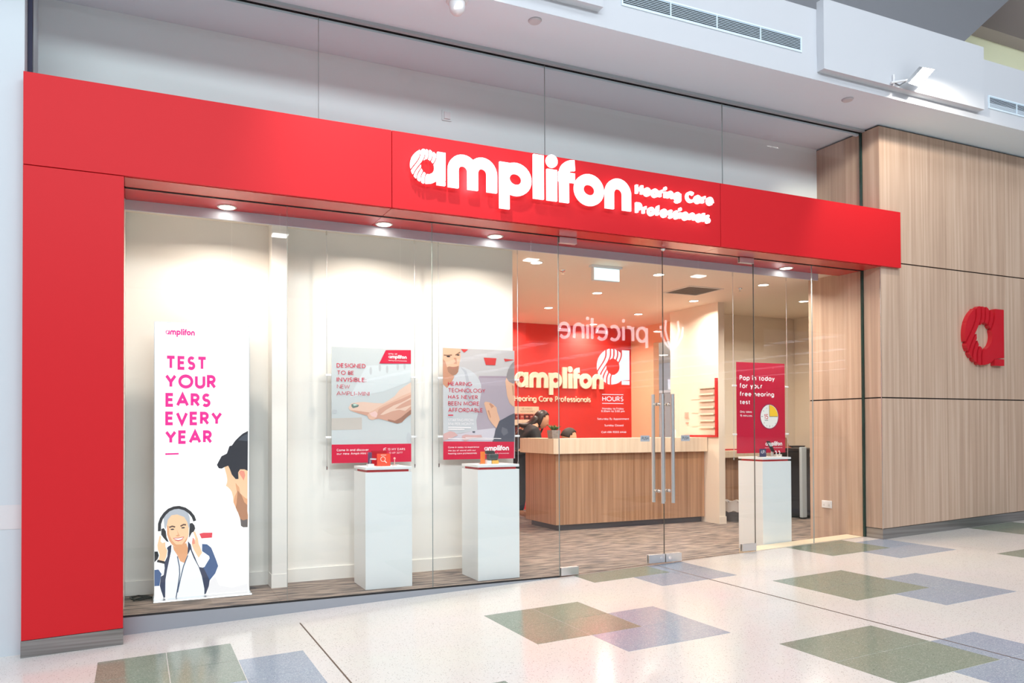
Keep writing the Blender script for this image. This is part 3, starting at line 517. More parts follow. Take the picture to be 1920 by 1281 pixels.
# ------------------------------------------------------------ wood wall, column, mall ceiling
ww = sroot('wall_right', 'oak laminate wall panels to one side of the shopfront')
MB().hexa([(6.516,-.178,-.1),(12.5,-.178,-.1),(12.5,.64,-.1),(6.516,.64,-.1),(6.516,-.178,4.06),(12.5,-.178,4.06),(12.5,.64,4.06),(6.516,.64,4.06)]).build('wall_core', DARK, ww)
zr = [None, 1.4568, 2.7565, 4.055]; gx = .003; gz = .006
px_ = [6.504, 7.452, 8.398, 9.344, 10.29, 11.24, 12.19]
for a, b in zip(px_, px_[1:]):
    for k in range(3):
        z0a = (fz(a)+.1) if k == 0 else zr[k]+gz; z0b = (fz(b)+.1) if k == 0 else zr[k]+gz
        x0, x1 = a+(0 if a == px_[0] else gx/2), b-gx/2
        MB().hexa([(x0,-.19,z0a),(x1,-.19,z0b),(x1,-.1785,z0b),(x0,-.1785,z0a),(x0,-.19,zr[k+1]-gz),(x1,-.19,zr[k+1]-gz),(x1,-.1785,zr[k+1]-gz),(x0,-.1785,zr[k+1]-gz)]).build('wood_panel', WOOD, ww)
for k in range(3):
    for (ya, yb) in ((-.1784, -.0125), (.0125, .64)):
        z0 = (fz(6.5)+.1 if ya < 0 else .0006) if k == 0 else zr[k]+gz
        MB().box(6.504, 6.5155, ya, yb, z0, zr[k+1]-gz).build('return_panel', WOOD, ww)
MB().hexa([(6.502,-.192,fz(6.5)),(12.2,-.192,fz(12.2)),(12.2,-.1785,fz(12.2)),(6.502,-.1785,fz(6.5)),(6.502,-.192,fz(6.5)+.095),(12.2,-.192,fz(12.2)+.095),(12.2,-.1785,fz(12.2)+.095),(6.502,-.1785,fz(6.5)+.095)]).build('kick_plate', STEEL, ww)
MB().box(6.502, 6.5155, -.1784, -.0125, fz(6.5), fz(6.5)+.095).build('kick_plate', STEEL, ww)
MB().box(6.500, 6.504, -.194, -.190, fz(6.5)+.095, ZB-.002).build('corner_bead', SATIN, ww)
# wall emblem
em = thing('wall_emblem', 'red striped letter a emblem fixed to the wood wall panels', 'sign', (7.97, -.19, 1.807))
REDA = mat('red_acrylic', srgb(196, 30, 44), 0.35)
for pc in SA: extrude(pc, lambda p: (7.662+p[0]*.616/1.1, -.235, 1.807+p[1]*.597), (0, .0445, 0), 'letter_stripe', REDA, em)
# column at the other side
co = sroot('wall_left', 'white painted column beside the red portal')
MB().box(-4.5, -.600, -.14, .6, -.2, 4.06).build('column_face', mat('column_paint', srgb(200, 208, 214), .6), co)
MB().box(-4.5, -.602, -.1425, -.1402, .60, .74).build('column_patch', mat('filler_patch', srgb(214, 212, 214), .8), co)
# mall ceiling soffit, upper glazing backing
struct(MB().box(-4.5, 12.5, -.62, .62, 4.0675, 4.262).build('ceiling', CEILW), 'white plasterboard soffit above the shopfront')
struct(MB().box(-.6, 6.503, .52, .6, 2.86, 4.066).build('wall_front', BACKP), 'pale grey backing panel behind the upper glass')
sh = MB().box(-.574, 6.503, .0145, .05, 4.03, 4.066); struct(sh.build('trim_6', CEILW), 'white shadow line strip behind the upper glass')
struct(MB().box(-.574, 6.503, -.045, -.0145, 4.045, 4.0665).build('trim_7', mat('grey_strip', srgb(170, 178, 182), .6)), 'grey edge strip along the ceiling in front of the glass')
bk = sroot('ceiling_bulkhead', 'white stepped bulkhead above the mall walkway')
MB().box(-4.5, 12.5, -.6216, -.6203, 4.0677, 4.2618).build('bulkhead_skirt', BULK, bk)
MB().box(-4.5, 3.26, -.62, -.3, 4.2622, 4.66).box(5.03, 7.44, -.62, -.3, 4.2622, 4.66).box(9.145, 12.5, -.62, -.3, 4.2622, 4.66).box(3.26, 5.03, -.62, -.3, 4.385, 4.66).box(7.44, 9.145, -.62, -.3, 4.32, 4.66).build('bulkhead_face', BULK, bk)
MB().box(3.26, 5.03, -.55, -.3, 4.2622, 4.385).box(7.44, 9.145, -.55, -.3, 4.2622, 4.32).build('grille_duct', DARK, bk)
MB().box(.9, 3.055, -.69, -.621, 4.17, 4.72).build('bulkhead_box', BULK, bk); MB().box(5.213, 7.27, -.69, -.621, 4.135, 4.72).build('bulkhead_box', BULK, bk)
MB().box(-3.4, -1.2, -.69, -.621, 4.17, 4.72).build('bulkhead_box', BULK, bk)
def grille(x0, x1, z0, z1, label):
    gr = thing('air_grille', label, 'vent', (x0, -.62, z0), 'slatted air grilles in the bulkhead')
    f = MB(); b = .012
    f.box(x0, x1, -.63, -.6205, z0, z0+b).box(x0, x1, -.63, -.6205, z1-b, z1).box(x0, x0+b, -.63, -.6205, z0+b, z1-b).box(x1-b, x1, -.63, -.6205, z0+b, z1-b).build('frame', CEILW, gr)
    MB().box(x0+b, x1-b, -.6209, -.6203, z0+b, z1-b).build('backing', DARK, gr)
    n = 8; h = (z1-z0-2*b)/n
    for i in range(n):
        z = z0+b+h*(i+.5)
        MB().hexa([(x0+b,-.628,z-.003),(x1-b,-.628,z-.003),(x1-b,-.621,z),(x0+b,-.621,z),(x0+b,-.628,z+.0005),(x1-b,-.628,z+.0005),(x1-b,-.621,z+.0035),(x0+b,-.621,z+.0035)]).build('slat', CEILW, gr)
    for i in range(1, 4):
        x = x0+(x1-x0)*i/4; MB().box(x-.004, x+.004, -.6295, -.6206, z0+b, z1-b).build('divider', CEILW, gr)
grille(3.255, 5.035, 4.262, 4.39, 'slatted white air grille over the amplifon sign'); grille(7.435, 9.15, 4.2, 4.325, 'slatted white air grille over the wood wall panels')
# upper parts of the mall
up = sroot('ceiling_upper', 'grey upper ceiling above the bulkhead')
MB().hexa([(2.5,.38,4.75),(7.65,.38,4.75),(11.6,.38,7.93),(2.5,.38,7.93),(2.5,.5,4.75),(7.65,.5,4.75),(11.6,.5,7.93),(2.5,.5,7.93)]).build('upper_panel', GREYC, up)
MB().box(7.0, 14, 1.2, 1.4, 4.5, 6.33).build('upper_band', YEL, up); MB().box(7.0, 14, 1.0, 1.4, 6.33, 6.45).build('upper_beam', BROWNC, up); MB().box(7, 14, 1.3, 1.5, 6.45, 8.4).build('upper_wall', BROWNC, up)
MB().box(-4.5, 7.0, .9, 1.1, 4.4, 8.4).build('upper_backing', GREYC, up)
# floodlight on the bulkhead box
fo = thing('floodlight', 'lit white floodlight on a bracket at the bulkhead', 'lamp', (5.98, -.69, 4.14))
MB().tube((6.03, -.700, 4.13), (6.03, -.700, 4.23), .009, 8).build('wall_bracket', WHITE, fo)
MB().tube((5.99, -.705, 4.15), (6.20, -.78, 4.19), .010, 8).build('arm', WHITE, fo)
lq = [Vector(p) for p in ((6.11,-.785,4.132), (6.24,-.785,4.127), (6.325,-.865,4.256), (6.18,-.865,4.246))]
nn_ = (lq[1]-lq[0]).cross(lq[3]-lq[0]).normalized()
if nn_.y > 0: nn_ = -nn_
MB().hexa([p-nn_*.006 for p in lq]+[p-nn_*.045 for p in lq]).build('housing', SATIN, fo)
MB().hexa([p-nn_*.0055 for p in lq]+[p-nn_*.0048 for p in lq]).build('lens', flight((1, 1, .98, 1), 30), fo)
MB().path([(6.04, -.70, 4.16), (6.055, -.735, 4.125), (6.09, -.765, 4.15)], .006, 6).build('flex_cable', mat('flex_grey', srgb(120, 122, 126), .5), fo)
lamp('floodlight_lamp', 'SPOT', (6.12, -1.10, 4.24), (7.2, -.19, 2.6), 62, (1, .90, .76), spot_size=math.radians(112), spot_blend=.35, shadow_soft_size=.03)
# small ceiling fittings
for x, y, l in ((2.598, -.512, 'round white smoke detector between dome camera and first air grille'), (5.762, -.46, 'round white smoke detector below the floodlight')):
    t = thing('smoke_detector', l, 'detector', (x, y, 4.0675))
    MB().lathe((x, y, 4.0675), [(.042, 0), (.046, -.006), (.040, -.014), (.018, -.018)], 24).build('cover', mat('detector_plastic', srgb(206, 206, 210), .5), t, smooth=True)
    MB().lathe((x, y, 4.0675), [(.0485, -.0002), (.0485, -.004)], 24).build('mounting_ring', mat('detector_ring', srgb(190, 190, 196), .5), t, smooth=True)
t = thing('dome_camera', 'white dome security camera on the mall ceiling', 'camera', (1.99, -.514, 4.0675))
MB().lathe((1.99, -.53, 4.0675), [(.075, 0), (.075, -.012), (.068, -.02)], 24).build('mounting_plate', WHITE, t, smooth=True)
MB().lathe((1.99, -.53, 4.0675), [(.055, -.02), (.055, -.045), (.048, -.075), (.03, -.098), (.004, -.106)], 24).build('housing', WHITE, t, smooth=True)
t = thing('sensor_box', 'small white square sensor box on the backing panel above the amplifon sign', 'sensor', (2.34, .5, 3.70))
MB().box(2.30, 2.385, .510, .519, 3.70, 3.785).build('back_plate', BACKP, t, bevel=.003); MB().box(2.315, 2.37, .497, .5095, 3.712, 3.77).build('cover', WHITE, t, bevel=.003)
# ------------------------------------------------------------ shop shell
HC = 2.722
struct(MB().box(-.6, 12, .281, 10.2, HC, HC+.12).build('ceiling_shop', CREAM), 'warm white plasterboard ceiling inside the shop')
struct(MB().box(-.066, 6.22, .2665, .2805, 2.632, HC+.02).build('trim_8', mat('pelmet_white', srgb(206, 208, 220), .6)), 'pale drop pelmet behind the red soffit')
wd = sroot('wall_display', 'white partition behind the display window')
MB().box(-.066, 3.02, .665, .78, 0, HC).build('partition_face', PART, wd)
MB().box(.929, 1.04, .50, .664, 0, HC).build('nib_post', PART, wd)
for a, b in ((-.064, .9285), (1.0405, 3.02)): MB().box(a, b, .652, .6645, 0, .10).build('baseboard', PART, wd)
MB().box(.925, 1.044, .4965, .66, 0, .10).build('baseboard', PART, wd)
struct(MB().box(-.2, -.0665, .2665, .78, 0, HC).build('wall_end', PART), 'white end wall of the display window')
rw = sroot('wall_red', 'red feature wall behind the reception counter')
REDW = mat('red_wall_paint', srgb(218, 52, 46), .5)
MB().box(3.02, 7.10, 4.54, 4.66, 0, HC).build('wall_face', REDW, rw)
struct(MB().box(2.9, 3.02, .781, 4.66, 0, HC).build('wall_side', CREAM), 'cream side wall of the reception area')
wc = sroot('wall_corridor', 'peach wall with a doorway to the back office')
MB().box(7.10, 7.2, 3.99, 4.66, 0, HC).box(7.10, 7.2, 2.95, 3.99, 2.45, HC).box(7.10, 7.2, 2.95, 3.05, 0, 2.45).build('wall_face', PEACH, wc)
wi = sroot('wall_inner', 'cream stub wall carrying the brochure rack')
MB().box(6.57, 6.665, 2.05, 2.78, 0, HC).build('wall_face', CREAM, wi)
MB().box(6.562, 6.5695, 2.54, 2.78, 0, .09).box(6.562, 6.673, 2.042, 2.0495, 0, .09).box(6.6655, 6.673, 2.05, 2.77, 0, .09).build('baseboard', CREAM, wi)
struct(MB().box(6.57, 8.72, 2.781, 2.949, 0, HC).build('wall_back', CREAM), 'cream back wall of the side alcove')
struct(MB().box(8.62, 8.72, .64, 2.78, 0, HC).build('wall_alcove', CREAM), 'cream side wall of the alcove')
GREYW = mat('office_wall_grey', srgb(214, 218, 222), .6)
struct(MB().box(11.5, 11.6, 2.95, 10.2, 0, HC).build('wall_office', GREYW), 'pale grey wall of the back office')
struct(MB().box(7.2, 11.5, 10.1, 10.2, 0, HC).build('wall_office_end', GREYW), 'pale grey end wall of the back office')
# ------------------------------------------------------------ downlights
TRIM = mat('downlight_trim', srgb(236, 232, 226), .5)
def downlight(x, y, z, label, power, group=None, r=.052, drop=.012, spread=150):
    t = thing('downlight', label, 'lamp', (x, y, z), group)
    ring = MB().lathe((x, y, z), [(r+.012, -.0004), (r+.012, -.004), (r, -.006), (r, -.0004)], 22).build('trim_ring', TRIM, t, smooth=True)
    MB().lathe((x, y, z), [(r-.001, -.0008), (r-.002, -.0035)], 22).build('lens', LAMPW, t)
    lamp('downlight_lamp', 'AREA', (x, y, z-drop), (x, y, 0), power, WARM, shape='DISK', size=.09, spread=math.radians(spread))
for x, l in ((.574, 'round downlight in the red soffit over the light box'), (1.699, 'round downlight in the red soffit over the hand poster'), (2.619, 'round downlight in the red soffit over the poster of two men'), (5.708, 'round downlight in the red soffit over the clock poster')):
    downlight(x, .185, ZB-.001, l, 11, drop=.085, spread=165)
for x, y, l in ((3.43, .97, 'ceiling downlight at the end of the white partition'), (4.84, .985, 'ceiling downlight between the exit light box and the square diffuser'), (6.235, .99, 'ceiling downlight in front of the alcove, near the clock poster'),
        (4.84, 2.08, 'ceiling downlight just behind the exit light box'), (6.228, 2.085, 'ceiling downlight behind the square diffuser, by the stub wall'), (4.85, 3.2, 'ceiling downlight over the leaning woman'),
        (6.25, 3.21, 'ceiling downlight over the doorway to the office'), (4.84, 4.28, 'ceiling downlight grazing the red wall above the start of the lettering'), (6.24, 4.28, 'ceiling downlight grazing the red wall above the end of the lettering')):
    downlight(x, y, HC, l, 15, 'round downlights in the shop ceiling')
downlight(7.5, 1.6, HC, 'round downlight in the alcove ceiling above the bin', 20)
downlight(10.2, 7.65, HC, 'round downlight in the back office ceiling', 30, r=.09)
lamp('office_lamp', 'AREA', (9.2, 5.4, 2.70), (9.2, 5.4, 0), 30, (1, .97, .93), shape='DISK', size=.5)
# exit box, diffuser, sprinklers
t = thing('exit_light_box', 'glowing blank exit light box hanging from the shop ceiling', 'sign', (4.12, .86, 2.64))
MB().box(3.975, 4.27, .845, .885, 2.575, 2.70).build('housing', WHITE, t, bevel=.004)
MB().box(3.981, 4.264, .8405, .8448, 2.581, 2.694).build('lit_panel', mat('exit_glow', srgb(222, 242, 246), .5, emit=1.0, ecol=srgb(216, 240, 246)), t)
MB().box(3.95, 4.295, .835, .89, 2.7005, HC-.0005).build('canopy', WHITE, t)
t = thing('ceiling_diffuser', 'square louvred air diffuser in the shop ceiling', 'vent', (5.76, 1.55, HC))
f = MB(); x0, x1, y0, y1 = 5.52, 6.0, 1.33, 1.78
f.box(x0, x1, y0, y0+.02, HC-.008, HC-.0005).box(x0, x1, y1-.02, y1, HC-.008, HC-.0005).box(x0, x0+.02, y0+.02, y1-.02, HC-.008, HC-.0005).box(x1-.02, x1, y0+.02, y1-.02, HC-.008, HC-.0005).build('frame', TRIM, t)
MB().box(x0+.02, x1-.02, y0+.02, y1-.02, HC-.0015, HC-.0005).build('backing', mat('vent_dark', srgb(140, 136, 128), .8), t)
for i in range(9):
    y = y0+.04+i*.045
    MB().hexa([(x0+.02,y,HC-.007),(x1-.02,y,HC-.007),(x1-.02,y+.022,HC-.003),(x0+.02,y+.022,HC-.003),(x0+.02,y,HC-.006),(x1-.02,y,HC-.006),(x1-.02,y+.022,HC-.002),(x0+.02,y+.022,HC-.002)]).build('slat', mat('vent_slat', srgb(206, 200, 190), .5) if i == 0 else bpy.data.materials['vent_slat'], t)
for x, y, l in ((3.84, 1.181, 'small ceiling sprinkler head beside the exit light box'), (6.159, 1.256, 'small ceiling sprinkler head beside the air diffuser')):
    t = thing('sprinkler_head', l, 'sprinkler', (x, y, HC))
    MB().lathe((x, y, HC), [(.03, -.0005), (.026, -.008), (.012, -.012)], 16).build('escutcheon', CHROME, t, smooth=True)
    MB().tube((x, y, HC-.012), (x, y, HC-.03), .006, 8).lathe((x, y, HC-.034), [(.016, 0), (.016, .003)], 12).build('deflector', CHROME, t)
# ------------------------------------------------------------ printed sheets
INK = {}
PAL = dict(pink=(236, 40, 150), pinkpale=(246, 170, 205), faint=(240, 248, 254), skin=(246, 200, 160), skinmid=(224, 164, 122), skindark=(176, 124, 92), beard=(104, 96, 94), skinpink=(234, 150, 130), hair=(44, 46, 56), hairlite=(74, 80, 92),
 softgrey=(232, 230, 232), navy=(50, 58, 84), blue=(66, 92, 136), black=(28, 30, 38), shirt=(236, 243, 249), cuff=(250, 252, 254), greyhair=(178, 184, 194), eye=(52, 46, 50), brow=(96, 70, 58), lips=(206, 90, 90), teeth=(252, 250, 248), cord=(70, 84, 110), redbox=(224, 66, 82),
 crimson=(206, 30, 66), crimdark=(186, 20, 58), white=(246, 240, 242), hazewarm=(194, 188, 182), hazelite=(206, 214, 218), hazedark=(188, 193, 198), p1skin=(226, 196, 180), p1mid=(206, 160, 142), p1dark=(158, 116, 100), p1thumb=(222, 182, 162), p1nail=(232, 196, 192), devdark=(110, 132, 126), devlite=(196, 222, 212),
 mauve=(174, 162, 174), mauvedk=(164, 146, 160), p2white=(198, 200, 205), p2grey=(180, 182, 190), table=(204, 198, 208), p2skin=(226, 178, 150), p2mid=(196, 142, 116), p2beard=(166, 122, 100), p2lip=(186, 116, 104), p2brow=(134, 100, 80), p2red=(206, 64, 62), p2greyhair=(146, 138, 140), p2suit=(86, 88, 100), p2suitlite=(112, 112, 122), p2pink=(208, 168, 166),
 dial=(232, 234, 232), dialrim=(150, 60, 90), yellow=(246, 200, 60), dialmark=(110, 112, 116))
def ink(c, emit=0.0):
    k = (c, emit)
    if k not in INK:
        rgb = srgb(*PAL[c])
        INK[k] = mat('print_'+c+('_lit' if emit else ''), rgb if not emit else (.02, .02, .02, 1), .55, emit=emit, ecol=rgb, spec=.25)
    return INK[k]
def print_sheet(key, y, parent, emit=0.0, names=('artwork', 'lettering')):
    x0, z0, w, h, items = ART[key]
    for grp, nm in (('pse', names[0]), ('tl', names[1])):
        mb = MB(); mats = []; k = 0
        for it in items:
            k += 1
            if it[0] not in grp: continue
            m = ink(it[1], emit)
            if m not in mats: mats.append(m)
            yy = y-.0004-.00012*k; fn = lambda p: (x0+p[0]/1000, yy, z0+p[1]/1000); mi = mats.index(m)
            if it[0] == 'p': flat_to(mb, [it[2]], fn, mi)
            elif it[0] == 's': flat_to(mb, stroke(it[3], it[2]*1.0*(3.4 if key == 'lightbox' else 1.8)), fn, mi)
            elif it[0] == 'e': flat_to(mb, disc2(it[2], it[3], it[4], it[5], 28), fn, mi)
            elif it[0] == 't':
                pol, _ = text2(it[2], it[6], it[5], it[7]); flat_to(mb, pol, lambda p: (x0+(it[3]+p[0])/1000, yy, z0+(it[4]+p[1])/1000), mi)
            elif it[0] == 'l':
                kx, kz = it[5]/LOGO_W, it[6]/1.37
                for n_, pol in LOGO: flat_to(mb, pol, lambda p: (x0+(it[3]+p[0]*kx)/1000, yy, z0+(it[4]+p[1]*kz)/1000), mi)
        mb.build(nm, mats, parent)
x0, z0, w, h, _ = ART['lightbox']
lb = thing('light_box', 'tall glowing white light box reading TEST YOUR EARS EVERY YEAR', 'light box', (x0+w/2, .42, 0))
MB().box(x0, x0+w, .42, .455, z0, z0+h).build('lit_panel', mat('light_box_face', (.02, .02, .02, 1), .5, emit=1.25, ecol=(1, 1, 1, 1), spec=.2), lb)
MB().box(x0-.006, x0-.0005, .416, .46, z0, z0+h+.006).box(x0+w+.0005, x0+w+.006, .416, .46, z0, z0+h+.006).box(x0, x0+w, .416, .46, z0+h+.0005, z0+h+.006).box(x0-.004, x0+w+.004, .4555, .461, z0, z0+h).build('frame', SATIN, lb)
MB().hexa([(x0-.01,.33,0.0005),(x0+w+.012,.33,0.0005),(x0+w+.012,.52,0.0005),(x0-.01,.52,0.0005),(x0-.01,.335,.0115),(x0+w+.012,.335,.0115),(x0+w+.012,.52,.0115),(x0-.01,.52,.0115)]).build('base_plate', SATIN, lb, bevel=.003)
print_sheet('lightbox', .42, lb, 1.15)
t = tag(MB().path([(x0-.02, .50, .007), (.03, .46, .007), (-.02, .50, .007), (-.03, .56, .007), (.02, .60, .007), (.09, .55, .008), (.11, .50, .008), (.05, .52, .009), (-.01, .45, .009)], .006, 6).build('power_cable', BLACK), 'black power cable coiled on carpet beside the light box', 'cable')
def hung_poster(key, label, base):
    x0, z0, w, h, _ = ART[key]
    p = thing('poster', label, 'poster', (x0+w/2, .56, z0))
    MB().box(x0, x0+w, .56, .5625, z0, z0+h).build('sheet', mat(key+'_paper', srgb(*base), .5, spec=.3), p)
    print_sheet(key, .56, p)
    for x in (x0-.037, x0+w+.032):
        c = MB().tube((x, .561, .866), (x, .561, HC-.001), .0028, 8).build('cable', SATIN, p)
        MB().tube((x, .561, HC-.05), (x, .561, HC-.0008), .006, 8).build('ceiling_anchor', CHROME, c)
        MB().tube((x, .561, .86), (x, .561, .89), .006, 8).build('cable_weight', CHROME, c)
        for z in (1.59, 1.11):
            s = 1 if x < x0 else -1
            MB().box(min(x-s*.012, x+s*.034), max(x-s*.012, x+s*.034), .552, .570, z-.008, z+.008).build('cable_grip', WHITE, c, bevel=.002)
hung_poster('poster1', 'pale cable-hung poster of an open hand holding a tiny hearing aid', (196, 203, 206))
hung_poster('poster2', 'cable-hung poster of a bearded man talking to a grey-haired man', (190, 186, 188))
hung_poster('poster3', 'crimson cable-hung poster with a clock face reading Pop in today', (192, 30, 62))
# ------------------------------------------------------------ pedestals
PED = mat('white_laminate', srgb(238, 241, 242), .35)
REDB = mat('red_band', srgb(204, 44, 48), .45)
def pedestal(x, y, label):
    t = thing('pedestal', label, 'pedestal', (x+.18, y+.155, 0), 'white display pedestals')
    MB().box(x, x+.36, y, y+.31, 0.0005, .855).build('body', PED, t, bevel=.0015)
    MB().box(x+.02, x+.34, y+.02, y+.29, .8551, .8728).build('band', REDB, t)
    MB().box(x, x+.36, y, y+.31, .873, .893).build('top', PED, t, bevel=.0015)
pedestal(1.542, .15, 'white pedestal in front of the hand poster'); pedestal(2.425, .11, 'white pedestal in front of the poster of two men'); pedestal(5.42, .215, 'white pedestal in front of the crimson clock poster')
PT = .893
ORANGE = mat('orange_acrylic', srgb(240, 84, 58), .25)
t = thing('sign_holder', 'orange acrylic card with a magnifying glass symbol on pedestal', 'sign', (1.72, .29, PT))
MB().box(1.672, 1.776, .28, .288, PT, PT+.094).build('card', ORANGE, t)
MB().box(1.672, 1.776, .2881, .35, PT, PT+.004).build('foot', ORANGE, t)
m = MB(); fn = lambda p: (p[0], .2794, p[1])
flat_to(m, stroke(arc(1.717, .946, .018, .018, 0, 360, 20), .004), fn); flat_to(m, stroke([(1.730, .932), (1.746, .917)], .007), fn); flat_to(m, [((1.70, .974), (1.742, .974), (1.742, .978), (1.70, .978))], fn)
m.build('symbol', mat('symbol_pink', srgb(255, 226, 214), .5), t)
t = thing('backing_card', 'dark red acrylic panel behind the orange card on pedestal', 'card', (1.70, .375, PT))
MB().box(1.655, 1.775, .37, .377, PT, PT+.115).build('panel', mat('deep_red_acrylic', srgb(186, 36, 48), .25), t); MB().box(1.66, 1.77, .3775, .41, PT, PT+.004).build('foot', REDB, t)
t = thing('hearing_aid_stand', 'small chrome bracket stand beside the orange card', 'display stand', (1.625, .3, PT))
MB().tube((1.617, .30, PT), (1.625, .30, .948), .004, 8).tube((1.622, .30, .948), (1.668, .295, .946), .006, 10).build('bracket', CHROME, t)
MB().box(1.600, 1.650, .285, .325, PT, PT+.018).build('block', mat('clear_block', srgb(230, 226, 224), .1), t, bevel=.002)
t = thing('navy_card', 'narrow navy card standing behind the chrome bracket', 'card', (1.635, .345, PT)); MB().box(1.618, 1.648, .34, .345, PT, PT+.104).build('panel', mat('navy_card', srgb(96, 70, 104), .4), t); MB().box(1.618, 1.648, .3455, .36, PT, PT+.003).build('foot', mat('navy_card2', srgb(80, 60, 92), .4), t)
t = thing('ear_model_stand', 'tiny clear stand with ball tip on pedestal', 'display stand', (1.815, .3, PT))
MB().lathe((1.815, .30, PT), [(.02, 0), (.018, .004), (.004, .006), (.003, .04), (.003, .048)], 14).build('stem', mat('clear_pink', srgb(236, 190, 186), .1), t, smooth=True); MB().ball((1.815, .30, PT+.055), .009, .009, .009).build('ball', mat('pale_pink', srgb(236, 176, 170), .3), t, smooth=True)
t = thing('orange_panel', 'translucent orange panel beside the black charger case', 'card', (2.54, .27, PT)); MB().box(2.523, 2.562, .268, .273, PT, PT+.098).build('panel', mat('amber_acrylic', srgb(240, 128, 60), .2), t); MB().box(2.523, 2.562, .2735, .30, PT, PT+.003).build('foot', ORANGE, t)
t = thing('charger_case', 'open black hearing aid charger case on clear and amber blocks', 'charger', (2.62, .26, PT))
MB().box(2.567, 2.607, .24, .28, PT, PT+.028).build('clear_block', mat('clear_block2', srgb(226, 224, 222), .1), t, bevel=.002); MB().box(2.611, 2.670, .24, .28, PT, PT+.028).build('amber_block', mat('amber_block', srgb(240, 182, 90), .2), t, bevel=.002)
MB().hexa([(2.580,.235,PT+.0285),(2.666,.235,PT+.0285),(2.666,.285,PT+.0285),(2.580,.285,PT+.0285),(2.576,.228,PT+.078),(2.670,.228,PT+.078),(2.670,.29,PT+.078),(2.576,.29,PT+.078)]).build('case_body', mat('case_grey', srgb(62, 70, 70), .3), t, bevel=.012)
MB().hexa([(2.572,.27,PT+.0785),(2.660,.27,PT+.0785),(2.660,.30,PT+.0785),(2.572,.30,PT+.0785),(2.570,.285,PT+.104),(2.655,.285,PT+.104),(2.655,.308,PT+.104),(2.570,.308,PT+.104)]).build('lid', BLACK, t, bevel=.008)
t = thing('info_card', 'dark blue info card with white lettering on pedestal', 'card', (5.57, .36, PT))
MB().box(5.532, 5.612, .358, .364, PT, PT+.078).build('card', mat('dark_blue_card', srgb(58, 58, 92), .4), t); MB().box(5.532, 5.612, .3645, .39, PT, PT+.003).build('foot', BLACK, t)
m = MB(); pol, _ = text2('(UP)', .032, .052, .12); flat_to(m, pol, lambda p: (5.546+p[0], .3574, PT+.032+p[1])); m.build('lettering', VINYL, t)
t = thing('phone_stand', 'black handset leaning on a small stand in front of crimson poster', 'phone', (5.69, .36, PT))
MB().hexa([(5.672,.345,PT+.05),(5.715,.345,PT+.045),(5.715,.357,PT+.045),(5.672,.357,PT+.05),(5.648,.385,PT+.152),(5.690,.385,PT+.152),(5.690,.395,PT+.152),(5.648,.395,PT+.152)]).build('handset', BLACK, t, bevel=.003)
MB().hexa([(5.665,.361,PT+.10),(5.697,.361,PT+.10),(5.697,.363,PT+.10),(5.665,.363,PT+.10),(5.654,.381,PT+.14),(5.684,.381,PT+.14),(5.684,.3825,PT+.14),(5.654,.3825,PT+.14)]).build('screen', mat('screen_grey', srgb(168, 176, 178), .3), t)
MB().box(5.672, 5.724, .34, .40, PT, PT+.006).box(5.685, 5.708, .362, .372, PT+.006, PT+.05).build('stand', mat('stand_grey', srgb(190, 186, 180), .3), t)
for i, x in enumerate((5.742, 5.785)):
    t = thing('hearing_aid', ('tiny white hearing aid on a clear block touching the handset stand', 'tiny white hearing aid at the outer end of the clear blocks, away from the handset')[i], 'hearing aid', (x, .36, PT))
    MB().box(x-.016, x+.016, .345, .375, PT, PT+.022).build('block', mat('clear_block3', srgb(232, 222, 208), .1) if i == 0 else bpy.data.materials['clear_block3'], t)
    MB().path([(x, .36, PT+.0225), (x+.004, .36, PT+.04), (x-.004, .36, PT+.056), (x-.012, .36, PT+.05)], .0045, 8).build('shell', WHITE, t, smooth=True)
# ------------------------------------------------------------ reception counter
ct = thing('reception_counter', 'long wooden reception counter with pale maple ledge', 'counter', (5.4, 2.6, 0))
xa, xb = 4.41, 6.558
for i in range(4):
    a = xa+(xb-xa)*i/4; b = xa+(xb-xa)*(i+1)/4
    MB().box(a+(.0008 if i else 0), b-.0008, 2.30, 2.33, .07, .884).build('front_panel', WOOD2, ct)
MB().box(xa, xa+.03, 2.331, 3.02, .07, .884).build('end_panel', WOOD2, ct)
MB().box(xa+.06, xb, 2.36, 2.40, 0.0005, .0695).box(xa+.06, xa+.10, 2.40, 2.98, 0.0005, .0695).build('toe_kick', mat('toe_kick', srgb(70, 62, 66), .5), ct)
MB().box(4.35, xb, 2.24, 2.52, .885, 1.06).box(4.35, 4.62, 2.52, 3.05, .885, 1.06).build('ledge', MAPLE, ct, bevel=.002)
MB().box(4.63, xb, 2.53, 2.86, .70, .735).build('inner_worktop', MAPLE, ct)
